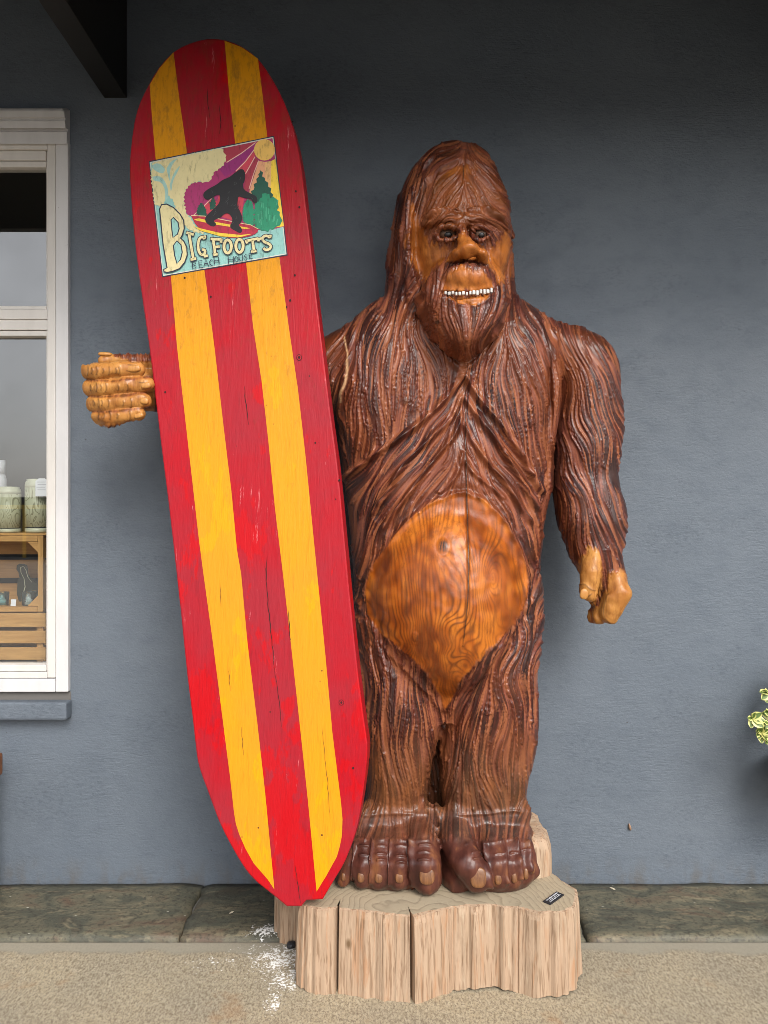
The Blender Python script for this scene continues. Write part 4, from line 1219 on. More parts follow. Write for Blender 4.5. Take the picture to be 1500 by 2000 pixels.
def mat_carved():
    t = NT('carved_varnished_redwood')
    skin_, st, fi, sp_, raw, gr, fg = [t.attr(q) for q in ('skin', 'streak', 'fine', 'split', 'raw', 'grain', 'figure')]
    c = t.coord()
    big = t.noise(c, 3.2, 4, 0.6)
    mid = t.noise(t.coord((1, 1, 0.35)), 22, 4, 0.6)
    # stained hair: dark red brown with warmer strands
    hairc = t.ramp(st, [(0.16, (0.016, 0.005, 0.005)), (0.42, (0.058, 0.0135, 0.010)), (0.62, (0.112, 0.029, 0.019)), (0.86, (0.20, 0.062, 0.038))])
    hairc = t.mix(t.ramp(fi, [(0.50, 0.0), (0.78, 0.75)]), hairc, (0.31, 0.105, 0.045))
    hairc = t.mix(t.ramp(fi, [(0.22, 0.75), (0.42, 0.0)]), hairc, (0.038, 0.014, 0.010))
    hairc = t.mix(t.ramp(big, [(0.46, 0.0), (0.66, 0.6)]), hairc, (0.17, 0.042, 0.012))
    hairc = t.mix(t.ramp(big, [(0.32, 0.5), (0.45, 0.0)]), hairc, (0.060, 0.030, 0.024))
    shc = t.ramp(mid, [(0.3, (0.060, 0.026, 0.012)), (0.55, (0.135, 0.058, 0.022)), (0.72, (0.26, 0.095, 0.026))])
    hairc = t.mix(t.math('MULTIPLY', t.attr('shin'), 0.5), hairc, shc)
    toec = t.ramp(mid, [(0.3, (0.040, 0.013, 0.010)), (0.55, (0.092, 0.029, 0.019)), (0.74, (0.20, 0.075, 0.03))])
    hairc = t.mix(t.attr('toe'), hairc, toec)
    hairc = t.mix(t.math('MULTIPLY', t.attr('worn'), 0.4), hairc, t.ramp(mid, [(0.3, (0.040, 0.027, 0.020)), (0.7, (0.085, 0.058, 0.042))]))
    # honey varnish on the bare places
    skc = t.ramp(fg, [(0.2, (0.15, 0.030, 0.004)), (0.5, (0.33, 0.078, 0.008)), (0.8, (0.48, 0.140, 0.016))])
    skc = t.mix(t.math('MULTIPLY', gr, 0.85), skc, (0.085, 0.022, 0.005))
    col = t.mix(skin_, hairc, skc)
    wg = t.noise(t.coord((1, 1, 0.09)), 75, 4, 0.65)
    # the hands are paler
    sp3 = t.n('ShaderNodeSeparateXYZ'); t.l(c, sp3.inputs[0])
    hand = t.math('MAXIMUM', t.math('LESS_THAN', sp3.outputs[0], -0.70), t.math('MULTIPLY', t.math('GREATER_THAN', sp3.outputs[0], 0.63), t.math('LESS_THAN', sp3.outputs[2], 1.5)))
    pale_ = t.ramp(t.math('ADD', t.math('MULTIPLY', mid, 0.5), t.math('MULTIPLY', fg, 0.5)), [(0.3, (0.33, 0.122, 0.026)), (0.7, (0.50, 0.235, 0.060))])
    face = t.math('GREATER_THAN', sp3.outputs[2], 2.1)
    facec = t.ramp(mid, [(0.3, (0.29, 0.075, 0.013)), (0.7, (0.54, 0.195, 0.040))])
    col = t.mix(t.math('MULTIPLY', t.math('MULTIPLY', skin_, face), 0.75), col, facec)
    col = t.mix(t.math('MULTIPLY', hand, skin_), col, pale_)
    col = t.mix(t.math('MULTIPLY', skin_, t.ramp(wg, [(0.48, 0.0), (0.68, 0.6)])), col, (0.15, 0.045, 0.010))
    col = t.mix(raw, col, (0.55, 0.33, 0.17))
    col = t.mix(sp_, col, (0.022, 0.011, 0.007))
    fine = t.noise(t.coord((1, 1, 0.12)), 190, 3, 0.6)
    ro = t.ramp(mid, [(0.3, 0.30), (0.7, 0.45)])
    nb = t.bump(fine, 0.3, 0.0012)
    return t.fin(col, ro, nb, 0.28, None, 0.10, 0.10)
M['carved'] = mat_carved()
ape = empty('ape_statue', (0.15, -0.32, T), 'tall carved wooden ape man statue standing on a log and holding a surfboard', 'statue')
me.materials.clear()
body = link('body', me, M['carved'], ape)

# eyes, teeth and nails are set in
M['eye'] = paint('dark_eye_stain', (0.21, 0.115, 0.070), 0.4, 0.9, 90)
M['pupil'] = paint('black_pupil', (0.008, 0.006, 0.006), 0.4, 0.1)
M['tooth'] = paint('white_tooth_paint', (0.60, 0.57, 0.53), 0.4, 0.4, 120)
M['nail'] = mat_simple_wood('pale_nail_wood', (0.22, 0.098, 0.038), (0.11, 0.042, 0.018), 'z', 0.35, 2.0)
M['fnail'] = mat_simple_wood('honey_nail_wood', (0.48, 0.225, 0.058), (0.36, 0.15, 0.035), 'z', 0.35, 2.0)
def blob(name, c, r, mat, parent, rot=(0, 0, 0), sub=3, sq=1.0):
    bm = bmesh.new()
    bmesh.ops.create_icosphere(bm, subdivisions=sub, radius=1.0)
    m_ = Matrix.Translation(c) @ Matrix.Rotation(rot[2], 4, 'Z') @ Matrix.Rotation(rot[0], 4, 'X') @ Matrix.Rotation(rot[1], 4, 'Y')
    for v in bm.verts:
        p = v.co
        if sq != 1.0:
            p = Vector([math.copysign(abs(q) ** sq, q) for q in p])
        v.co = m_ @ Vector((p.x * r[0], p.y * r[1], p.z * r[2]))
    return bm_obj(name, bm, mat, parent, True)
def front_y(u, v, d=9):
    k = (np.abs(VU - u) < d) & (np.abs(VV - v) < d)
    return float(co[k, 1].min()) if k.any() else -0.5
for (u, v, rx) in ((873, 456, .031), (938, 457, .024)):
    y = float(np.median(co[(np.abs(VU - u) < 6) & (np.abs(VV - v) < 5) & (co[:, 1] < -0.42), 1]))
    e_ = blob('eye', P(u, v, y - 0.006), (rx, .017, .0165), M['eye'], ape)
    blob('pupil', P(u + 2, v + 1, y - 0.0165), (rx * .46, .007, .0115), M['pupil'], e_)
ys = lambda u: -0.637 + 0.045 * abs((u - 915) / 50) ** 2.2
for q, u in enumerate(np.linspace(871.5, 958.5, 14)):
    v = 572.5 + 1.3 * math.sin((u - 870) / 88 * math.pi) - 4.2 * max(0, (u - 905) / 54) + 1.1 * math.sin(q * 2.3)
    bm = bmesh.new()
    w = 0.0080 + 0.0017 * math.sin(q * 1.7)
    hgt = 0.0115 + 0.0028 * math.sin(q * 3.1) + (0.003 if u > 925 else 0)
    c_ = P(u, v, ys(u))
    sl_ = 2 * 0.052 / 50 * ((u - 915) / 50)
    bm_box(bm, (c_.x - w / 2, c_.y - 0.006, c_.z - hgt / 2), (c_.x + w / 2, c_.y + 0.008, c_.z + hgt / 2), 0.0025, Matrix.Rotation(sl_ * 260, 3, 'Z'))
    bm_obj('tooth', bm, M['tooth'], ape, True)
for (u, v, w, h_) in ((671, 1712, 4.5, 8), (705, 1713, 7, 10), (740, 1714, 7.5, 10), (780, 1714, 8, 10), (834, 1711, 15, 16), (934, 1714, 16, 19), (973, 1716, 7, 11), (1004, 1713, 6, 11), (1027, 1706, 5, 11), (1041, 1698, 3, 8)):
    y = front_y(u, v, 5)
    s_ = (y - CAMY) / FPX
    blob('toenail', P(u, v, y + 0.004), (w * s_, .007, h_ * s_), M['nail'], ape, (R(-14), 0, 0), 3, 0.75)
for (u, v, w, h_, tl) in ((261, 720, 14, 6.5, 4), (285, 753, 10, 6, 4), (282, 783, 9, 6.5, -8), (271, 812, 10, 5, 14)):
    y = front_y(u, v, 4)
    s_ = (y - CAMY) / FPX
    blob('fingernail', P(u, v, y + 0.0045), (w * s_, .007, h_ * s_), M['fnail'], ape, (0, R(-tl), 0), 3, 0.75)
y = front_y(208, 696, 4)
blob('fingernail', P(206, 692, -.447), (.024, .017, .0075), M['fnail'], ape, (R(10), R(3), 0), 3, 0.75)
y = front_y(1143, 1158, 4)
blob('fingernail', P(1141, 1160, y + 0.004), (.015, .007, .019), M['fnail'], ape, (0, R(12), 0), 3, 0.8)

# little black plaque screwed to the stump top
def plaque():
    c = Vector(((1079 - 750) * (CAMZ - T) / 754.0, CAMY + (CAMZ - T) * FPX / 754.0, T))
    e = empty('plaque', c, 'small black maker plaque with pale lettering on the stump top', 'plaque')
    def g(u, v):
        d = (CAMZ - T) * FPX / (v - 1000.0)
        return Vector(((u - 750) * d / FPX, CAMY + d, T))
    a, b = g(1060, 1762), g(1087, 1743)
    ax = (b - a).normalized(); up = Vector((0, 0, 1)); ay = up.cross(ax)
    Lx, Ly = (b - a).length, 0.028
    q = lambda s, t_, z: a + ax * (s * Lx) - ay * (t_ * Ly) + Vector((0, 0, z))
    vv = [q(0, 0, 0.0005), q(1, 0, 0.0005), q(1, 1, 0.0005), q(0, 1, 0.0005), q(0.01, .02, 0.004), q(.99, .02, 0.004), q(.99, .98, 0.004), q(.01, .98, 0.004)]
    pyd('plate', vv, [(3, 2, 1, 0), (4, 5, 6, 7), (0, 1, 5, 4), (1, 2, 6, 5), (2, 3, 7, 6), (3, 0, 4, 7)], M['ink'], e)
    # three lines of pale lettering too small to read
    vv, ff = [], []
    rs = random.Random(3)
    for row, (t0, t1, s0, s1) in enumerate(((0.18, 0.36, 0.12, 0.9), (0.48, 0.58, 0.2, 0.85), (0.68, 0.80, 0.1, 0.85))):
        s = s0
        while s < s1:
            w = rs.uniform(0.02, 0.05)
            k = len(vv)
            vv += [q(s, t0, 0.0048), q(s + w, t0, 0.0048), q(s + w, t1, 0.0048), q(s, t1, 0.0048)]
            ff.append((k, k + 1, k + 2, k + 3))
            s += w + rs.choice((0.012, 0.012, 0.03))
    pyd('lettering', vv, ff, M['paper'], e)
plaque()

# ================================================================== SURFBOARD
AL = R(6.0)
bP0 = Vector((-0.255, -0.690, 0.276))
e1 = Vector((math.cos(AL), -math.sin(AL), 0))
e2 = Vector((-0.10, 0.097, 1.0)).normalized()
bn = e1.cross(e2).normalized()
if bn.y > 0: bn = -bn
e2 = (-bn).cross(e1).normalized() if (-bn).cross(e1).z > 0 else bn.cross(e1).normalized()
camv = Vector((0, CAMY, CAMZ))
def bp_(u, v, off=0.0):
    """point of the board's front plane (measured on the photo), lifted by off"""
    d = Vector(((u - 750) / FPX, 1.0, -(v - 1000) / FPX))
    t_ = (bP0 - camv).dot(bn) / d.dot(bn)
    return camv + d * t_ + bn * off
BT = 0.078
outline = [(405, 75), (440, 77.5), (472, 90), (503, 113), (525, 143), (545, 178), (565, 224), (578, 270), (588, 322), (596, 390), (607, 482), (618, 580), (630, 680), (646, 812), (657, 892), (666, 977), (681, 1140), (690, 1228),
           (700, 1320), (709, 1390), (716, 1440), (718, 1464), (714, 1514), (704, 1583), (694, 1628), (675, 1680), (654, 1717), (630, 1757), (598, 1759), (588, 1771), (560, 1771), (537, 1752), (502, 1724), (478, 1697),
           (451, 1652), (427, 1604), (404, 1542), (390, 1504), (383, 1469), (375, 1397), (364.5, 1314), (354, 1210), (345, 1128), (329.5, 991), (313, 860), (301, 760), (290, 671), (280, 602), (266, 500), (258, 420), (253, 345),
           (254, 300), (262, 237), (274, 197), (291, 163), (310, 131), (338, 101), (370, 84)]
def smooth_closed(pl, keep, it=2):
    out = []
    n = len(pl)
    for i in range(n):
        a, b, c, d = [np.array(pl[(i + k) % n], float) for k in (-1, 0, 1, 2)]
        out.append(tuple(b))
        if not (i in keep or (i + 1) % n in keep):
            out.append(tuple((-a + 9 * b + 9 * c - d) / 16))
    return out
ol = smooth_closed(outline, {27, 28, 29, 30, 31})
def inset_ring(pl, d, off):
    """outline moved inwards by d metres on the board plane and back by off"""
    p3 = [bp_(u, v) for u, v in pl]
    n = len(p3); out = []
    for i in range(n):
        t_ = (p3[(i + 1) % n] - p3[i - 1]).normalized()
        inw = t_.cross(bn).normalized()
        out.append(p3[i] + inw * d + bn * off)
    return out
c3 = sum((bp_(u, v) for u, v in ol), Vector()) / len(ol)
tst = inset_ring(ol, 0.01, 0)
sgn_in = 1 if (tst[40] - c3).length < (bp_(*ol[40]) - c3).length else -1
rings = [inset_ring(ol, sgn_in * 0.005, 0.0), inset_ring(ol, sgn_in * 0.0012, -0.0018), inset_ring(ol, 0, -0.006), inset_ring(ol, sgn_in * 0.0006, -0.03), inset_ring(ol, 0.0, -BT + 0.012), inset_ring(ol, sgn_in * 0.004, -BT + 0.003), inset_ring(ol, sgn_in * 0.012, -BT)]
vv, ff = [], []
nO = len(ol)
for r_ in rings: vv += r_
for k in range(len(rings) - 1):
    for i in range(nO):
        j = (i + 1) % nO
        ff.append((k * nO + i, k * nO + j, (k + 1) * nO + j, (k + 1) * nO + i))
ff.append(tuple(range(nO)))
ff.append(tuple((len(rings) - 1) * nO + i for i in reversed(range(nO))))

TILT = math.atan2(0.12, 1.0)
def board_paint(name, base, dull, fresh, dirt, chips=True):
    t = NT(name)
    c = t.coord(rot=(0, -TILT * 0.86, 0))
    cs = t.coord((1, 1, 0.16), rot=(0, -TILT * 0.86, 0))
    cl = t.coord((1, 1, 0.045), rot=(0, -TILT * 0.86, 0))
    sp = t.n('ShaderNodeSeparateXYZ'); t.l(t.coord(), sp.inputs[0])
    big = t.noise(c, 3.0, 6, 0.62, 0.5)
    col = t.mix(t.ramp(big, [(0.36, 0.0), (0.62, 1.0)]), base, dull)
    # retouched patches of newer paint, more of them low on the board
    pt = t.math('ADD', t.noise(t.coord((1, 1, 0.45), loc=(1.7, 0, 0.3)), 9.0, 6, 0.62), t.math('MULTIPLY', t.math('SUBTRACT', 1.3, sp.outputs[2]), 0.055))
    col = t.mix(t.ramp(pt, [(0.545, 0.0), (0.575, 0.75)]), col, fresh)
    g = t.noise(cl, 120, 4, 0.65)
    col = t.mix(t.ramp(g, [(0.54, 0.0), (0.68, 0.35)]), col, tuple(x * 0.62 for x in dull))
    sc = t.noise(t.coord((1, 1, 0.10), rot=(0, -TILT * 0.86, 0)), 55, 6, 0.75, 0.4)
    if chips:
        w = t.math('ADD', sc, t.math('MULTIPLY', t.math('SUBTRACT', t.noise(c, 5, 3), 0.5), 0.30))
        col = t.mix(t.ramp(w, [(0.655, 0.0), (0.70, 0.55)]), col, (0.62, 0.22, 0.23))
        col = t.mix(t.ramp(w, [(0.735, 0.0), (0.765, 0.9)]), col, (0.68, 0.42, 0.40))
    # grime, mostly near the head of the board where nobody wipes
    hi = t.math('MULTIPLY', t.math('SUBTRACT', sp.outputs[2], 1.3), 0.10)
    gm = t.math('ADD', t.noise(t.coord((1, 1, 0.4)), 46, 6, 0.7), hi)
    col = t.mix(t.ramp(gm, [(0.63, 0.0), (0.88, dirt)]), col, (0.10, 0.055, 0.02))
    pits = t.ramp(t.voro(c, 16), [(0.0, 1.0), (0.035, 1.0), (0.055, 0.0)])
    pits = t.math('MULTIPLY', pits, t.ramp(t.noise(c, 6, 2), [(0.54, 0.0), (0.6, 1.0)]))
    col = t.mix(pits, col, (0.05, 0.012, 0.01))
    fig = t.noise(cs, 26, 4, 0.6, 1.2)
    nb = t.bump(g, 0.55, 0.0016)
    nb = t.bump(sc, 0.45, 0.0016, nb)
    nb = t.bump(fig, 0.5, 0.004, nb)
    return t.fin(col, t.ramp(big, [(0.3, 0.34), (0.7, 0.55)]), nb, 0.2)
M['red'] = board_paint('worn_red_board_paint', (0.36, 0.004, 0.011), (0.29, 0.014, 0.024), (0.44, 0.001, 0.004), 0.35)
M['yellow'] = board_paint('worn_yellow_board_paint', (0.62, 0.255, 0.006), (0.58, 0.24, 0.010), (0.66, 0.285, 0.002), 0.6, False)
board = empty('surfboard', bP0, 'tall red surfboard with two yellow stripes leaning against the ape statue', 'surfboard')
pyd('plank', vv, ff, M['red'], board)

def sheet(name, poly, mat, parent, off):
    bm = bmesh.new()
    n_ = len(poly)
    top = [bm.verts.new(bp_(u, v, off)) for u, v in poly]
    f = bm.faces.new(top)
    if f.normal.dot(bn) < 0: f.normal_flip()
    f.normal_update()
    bmesh.ops.triangulate(bm, faces=[f])
    me_ = bpy.data.meshes.new(name); bm.to_mesh(me_); bm.free()
    return link(name, me_, mat, parent)
s1 = [(292.5, 166), (312, 133), (339, 102.5), (345, 150), (352, 205), (366, 302), (383, 415), (400, 533), (419, 678), (438, 843), (452, 958), (463, 1074), (471, 1120), (483.5, 1255), (502.5, 1410), (518, 1548), (536, 1737),
      (523, 1717.5), (495.6, 1686), (480, 1658), (468, 1631), (461, 1610), (457.6, 1590), (449, 1514), (433.5, 1393), (416, 1255), (398, 1125), (389, 1057), (376, 942), (361, 810), (346, 678), (334, 541), (320, 430), (304, 309), (297, 230)]
s2 = [(438.8, 80), (472, 92.5), (504, 115), (513, 186), (522, 266), (535, 390), (546, 505), (564, 638), (582, 760), (597, 892.5), (610, 1024.5), (619, 1115), (635, 1272.5), (649, 1428), (666, 1566), (669, 1600), (668, 1631), (664, 1652), (658, 1673), (637, 1711), (618.5, 1741),
      (601, 1559), (585, 1410), (568, 1255), (552, 1115), (537, 991.5), (524, 859.5), (511, 744), (494.5, 638), (481, 515), (470, 400), (459.6, 281), (448, 186)]
sheet('yellow_stripe', s1, M['yellow'], board, 0.0008)
sheet('yellow_stripe', s2, M['yellow'], board, 0.0008)
def ribbon_pts(pl, w, close=False):
    """left and right edges of a brush stroke of width w (px)"""
    q = [np.array(p, float) for p in pl]
    L_, R_ = [], []
    n = len(q)
    for i in range(n):
        a = q[(i - 1) % n] if (close or i > 0) else q[i]
        b = q[(i + 1) % n] if (close or i < n - 1) else q[i]
        t_ = b - a; t_ = t_ / (np.linalg.norm(t_) + 1e-9)
        nn = np.array([-t_[1], t_[0]])
        L_.append(q[i] + nn * w / 2); R_.append(q[i] - nn * w / 2)
    return L_, R_
def stroke(name, strokes_, w, mat, parent, off, close=False, cap=0.0, wf=None):
    vv, ff = [], []
    for pl in strokes_:
        pl = [np.array(p, float) for p in pl]
        if cap and not close:
            t0 = pl[0] - pl[1]; t1 = pl[-1] - pl[-2]
            pl[0] = pl[0] + t0 / (np.linalg.norm(t0) + 1e-9) * cap; pl[-1] = pl[-1] + t1 / (np.linalg.norm(t1) + 1e-9) * cap
        L_, R_ = ribbon_pts(pl, w, close)
        k = len(vv)
        for i, (a, b) in enumerate(zip(L_, R_)):
            if wf:
                m_ = (a + b) / 2; f = wf(i / max(1, len(L_) - 1)); a = m_ + (a - m_) * f; b = m_ + (b - m_) * f
            vv += [bp_(a[0], a[1], off), bp_(b[0], b[1], off)]
        n = len(L_)
        for i in range(n if close else n - 1):
            j = (i + 1) % n
            ff.append((k + 2 * i, k + 2 * i + 1, k + 2 * j + 1, k + 2 * j))
    return pyd(name, vv, ff, mat, parent)
def spl(pl, it=2):
    q = np.array(pl, float)
    for _ in range(it):
        q = np.concatenate([q[:1], np.stack([q[:-1] * .75 + q[1:] * .25, q[:-1] * .25 + q[1:] * .75], 1).reshape(-1, 2), q[-1:]])
    return [tuple(p) for p in q]
# drying cracks, knots and screw holes
M['crack'] = paint('dark_crack', (0.02, 0.006, 0.006), 0.9, 0.1)
thin = lambda f: 0.3 + 0.7 * math.sin(math.pi * f)
def wiggle(pl, a, seed):
    rs = random.Random(seed); q = []
    for (x0, y0), (x1, y1) in zip(pl[:-1], pl[1:]):
        n = max(2, int(abs(y1 - y0) / 9))
        q += [(x0 + (x1 - x0) * k / n + rs.uniform(-a, a), y0 + (y1 - y0) * k / n) for k in range(n)]
    return q + [pl[-1]]
for pl, w, sd_ in (([(518, 1105), (524, 1180), (531, 1250), (537, 1310)], 1.5, 1), ([(477, 755), (482, 800), (486, 830)], 1.4, 2), ([(563, 1190), (567, 1240), (568, 1250)], 1.6, 3), ([(537, 1310), (543, 1345), (550, 1420)], 1.1, 4),
                   ([(428, 205), (431, 240), (429, 262)], 1.3, 5), ([(404, 170), (408, 215), (410, 232)], 1.1, 6), ([(577, 1690), (584, 1740), (588, 1765)], 1.2, 7), ([(447, 1310), (450, 1350)], 0.9, 8), ([(472, 1420), (476, 1475)], 0.9, 9), ([(629, 1420), (640, 1530), (645, 1600)], 0.8, 10), ([(430, 1140), (432, 1185)], 0.8, 11), ([(520, 1140), (522, 1085)], 1.0, 12)):
    stroke('crack', [wiggle(pl, 0.9, sd_)], w, M['crack'], board, 0.0016, False, 0, thin)
def disc(u, v, r, n=16, sq=1.0):
    return [(u + r * math.cos(2 * math.pi * k / n), v + r * sq * math.sin(2 * math.pi * k / n)) for k in range(n)]
for (u, v, r) in ((584.5, 698.5, 5.5), (667, 1372, 5)):
    k_ = sheet('knot', disc(u, v, r, 16, 1.15), M['crack'], board, 0.0016)
    stroke('knot_ring', [disc(u, v, r * .62, 14, 1.15)], 2.2, M['red'], k_, 0.0024, True)
    sheet('knot_core', disc(u, v + .5, r * .25, 8), M['crack'], k_, 0.0026)
rs = random.Random(5)
for (u, v) in ((323, 766), (361, 543), (576, 538), (567, 587), (412, 580), (663, 938), (656, 975), (616, 865), (690, 1500), (578, 374), (585, 405), (629, 1310), (560, 600), (572, 238)):
    sheet('nail_hole', disc(u, v, rs.uniform(1.2, 2.2), 8, 1.2), M['crack'], board, 0.0018)

# ---- painted shop emblem
Z = lambda pl: [(280 + .2 * x, 250 + .2 * y) for x, y in pl]
PM = {}
def pm(name, col):
    if name not in PM:
        t = NT('emblem_' + name + '_paint')
        c = t.coord()
        g = t.noise(t.coord((1, 1, 0.3)), 90, 5, 0.65)
        col_ = t.mix(t.ramp(t.noise(c, 30, 4), [(0.4, 0.0), (0.7, 0.4)]), col, tuple(x * 0.75 for x in col))
        col_ = t.mix(t.ramp(g, [(0.53, 0.0), (0.68, 0.6)]), col_, tuple(x * 0.3 + 0.01 for x in col))
        PM[name] = t.fin(col_, 0.5, t.bump(g, 0.4, 0.001), 0.4)
    return PM[name]
NAVY, CREAM, TEAL = pm('navy', (0.018, 0.022, 0.045)), pm('cream', (0.66, 0.57, 0.30)), pm('teal', (0.26, 0.50, 0.46))
emb = sheet('emblem', Z([(54, 326), (1278, 78), (1411, 1245), (186, 1458)]), NAVY, board, 0.0014)
OFF = [0.0018]
def lay(name, poly, mat, jag=0.0, seed=1):
    OFF[0] += 0.00006
    p = poly
    if jag:
        rs = random.Random(seed); q = []
        n = len(p)
        for i in range(n):
            (x0, y0), (x1, y1) = p[i], p[(i + 1) % n]
            L_ = math.hypot(x1 - x0, y1 - y0); m_ = max(1, int(L_ / (jag * 1.1)))
            for k in range(m_):
                f = k / m_
                nx_, ny_ = (y1 - y0) / (L_ + 1e-9), -(x1 - x0) / (L_ + 1e-9)
                a = jag * rs.uniform(0.3, 1.0) * (1 if k % 2 else -0.3)
                q.append((x0 + (x1 - x0) * f + nx_ * a, y0 + (y1 - y0) * f + ny_ * a))
        p = q
    return sheet(name, Z(p), mat, emb, OFF[0])
def ink(name, st, w, mat, close=False, cap=0.0):
    OFF[0] += 0.00006
    return stroke(name, [Z(s) for s in st], w * .2, mat, emb, OFF[0], close, cap * .2)
lay('border', [(64, 336), (1270, 90), (1399, 1236), (194, 1447)], pm('pale', (0.60, 0.58, 0.50)))
lay('sea', [(72, 344), (1262, 102), (1391, 1228), (200, 1438)], TEAL)
lay('sky', [(760, 206), (1262, 102), (1376, 965), (1300, 985), (1120, 1000), (700, 900), (480, 872), (425, 845), (400, 760), (392, 680), (410, 610), (450, 555), (520, 528), (620, 530), (700, 420), (800, 330)], pm('magenta', (0.36, 0.028, 0.13)))
lay('ray', [(775, 206), (1110, 136), (820, 335), (795, 300)], pm('maroon', (0.36, 0.035, 0.06)))
lay('ray', [(820, 338), (1100, 148), (1090, 200), (905, 420), (800, 480), (740, 400)], pm('plum', (0.28, 0.022, 0.15)))
lay('ray', [(905, 425), (1085, 235), (1095, 290), (1000, 455), (960, 640), (900, 600)], pm('crimson', (0.55, 0.05, 0.08)))
lay('ray', [(1000, 455), (1100, 292), (1130, 325), (1040, 600), (980, 640)], pm('maroon', (0.36, 0.035, 0.06)))
lay('ray', [(1130, 325), (1190, 335), (1200, 480), (1190, 720), (1030, 640)], pm('peach', (0.68, 0.33, 0.17)))
lay('ray', [(1190, 335), (1252, 325), (1262, 640), (1200, 700)], pm('apricot', (0.72, 0.42, 0.17)))
lay('ray', [(1252, 325), (1292, 305), (1374, 962), (1250, 980), (1240, 700)], pm('lemon', (0.80, 0.55, 0.05)))
lay('ray', [(720, 720), (650, 705), (600, 760), (560, 830), (700, 850), (950, 930), (985, 690), (900, 640), (740, 660)], pm('crimson', (0.55, 0.05, 0.08)))
for st in ([(1098, 146), (960, 250), (815, 340)], [(1085, 215), (1000, 330), (905, 425)], [(1092, 285), (1040, 380), (1000, 450)], [(1128, 322), (1080, 450), (1035, 600)], [(670, 690), (590, 770), (495, 855)]):
    ink('ray_line', [st], 9, pm('pink', (0.72, 0.42, 0.36)))
lay('sun', [(1185 + 102 * math.cos(a), 218 + 104 * math.sin(a)) for a in np.linspace(0, 2 * math.pi, 28, endpoint=False)], pm('gold', (0.74, 0.45, 0.11)))
lay('wave', [(100, 340), (380, 285), (560, 246), (760, 205), (800, 255), (812, 310), (770, 380), (690, 440), (655, 520), (600, 535), (540, 525), (470, 545), (415, 600), (395, 680), (400, 760), (425, 845), (470, 900), (520, 990), (600, 1030), (520, 1020), (440, 990), (380, 900), (330, 800), (290, 700), (240, 660), (190, 760), (125, 760), (95, 600), (82, 450)], CREAM, 16, 4)
for pl in ([(78, 372), (150, 340), (220, 400), (200, 450), (150, 440), (90, 400)], [(90, 480), (150, 470), (200, 500), (240, 580), (250, 660), (210, 740), (220, 620), (180, 530), (100, 520)], [(260, 560), (300, 440), (370, 360), (340, 430), (290, 520), (275, 640)], [(230, 400), (270, 330), (350, 296), (300, 340), (260, 420), (270, 540), (250, 500)]):
    lay('swirl', spl(pl + [pl[0]], 1)[:-1], pm('aqua', (0.32, 0.52, 0.47)))
lay('small_pine', [(570, 735), (610, 790), (622, 855), (600, 884), (540, 866), (522, 825), (540, 775)], pm('pine', (0.014, 0.085, 0.055)), 10, 3)
lay('small_pine', [(685, 680), (712, 730), (700, 790), (660, 806), (648, 745)], pm('pine', (0.014, 0.085, 0.055)), 10, 5)
lay('pine', [(1145, 415), (1165, 475), (1195, 520), (1225, 575), (1248, 630), (1262, 690), (1200, 740), (1100, 740), (1060, 650), (1085, 585), (1105, 535), (1128, 480)], pm('pine', (0.014, 0.085, 0.055)), 20, 6)
lay('bush', [(1020, 700), (1062, 722), (1078, 790), (1078, 955), (1030, 948), (980, 920), (970, 850), (988, 750)], pm('leaf', (0.02, 0.25, 0.13)), 9, 7)
lay('bush', [(1195, 640), (1240, 690), (1300, 695), (1322, 745), (1310, 805), (1350, 880), (1352, 935), (1290, 980), (1190, 1008), (1130, 990), (1090, 950), (1088, 850), (1085, 765), (1130, 720)], pm('leaf', (0.02, 0.25, 0.13)), 22, 8)
for q in range(16):
    rs = random.Random(q)
    x = rs.uniform(1110, 1310); y = rs.uniform(760, 960)
    ink('leaf_stroke', [[(x, y), (x + (x - 1200) * 0.12, y - 55)]], 11, pm('leaf_light', (0.06, 0.36, 0.20)))
lay('painted_board', spl([(470, 862), (600, 868), (850, 918), (1050, 955), (1125, 992), (1118, 1030), (1040, 1066), (900, 1082), (750, 1062), (600, 1012), (520, 962), (470, 862)], 1)[:-1], pm('boardred', (0.42, 0.02, 0.05)))
ink('board_outline', [[(470, 860), (600, 866), (850, 915), (1050, 952), (1126, 992)]], 7, CREAM)
lay('board_stripe', [(500, 900), (545, 888), (700, 922), (900, 958), (1050, 985), (1000, 992), (700, 948), (530, 912)], pm('lemon', (0.80, 0.55, 0.05)))
lay('board_stripe', [(488, 962), (560, 986), (750, 1030), (950, 1050), (1065, 1040), (940, 1075), (760, 1064), (560, 1008)], pm('lemon', (0.80, 0.55, 0.05)))
lay('rider', spl([(945, 410), (980, 410), (1000, 450), (995, 520), (975, 560), (985, 610), (1060, 650), (1110, 675), (1120, 720), (1105, 745), (1075, 735), (1055, 700), (985, 690), (930, 670), (925, 720), (920, 770), (955, 830), (970, 880), (960, 930), (930, 955), (965, 985), (970, 1020), (945, 1035),
     (900, 1010), (855, 985), (850, 955), (870, 930), (875, 890), (840, 840), (800, 840), (760, 880), (710, 900), (690, 915), (720, 945), (700, 970), (660, 965), (615, 930), (605, 890), (630, 850), (700, 790), (745, 740), (755, 690), (745, 655), (700, 670), (660, 700), (620, 710), (590, 680), (590, 640), (640, 600),
     (720, 560), (780, 510), (840, 490), (890, 450), (945, 410)], 1)[:-1], pm('black', (0.016, 0.015, 0.017)))
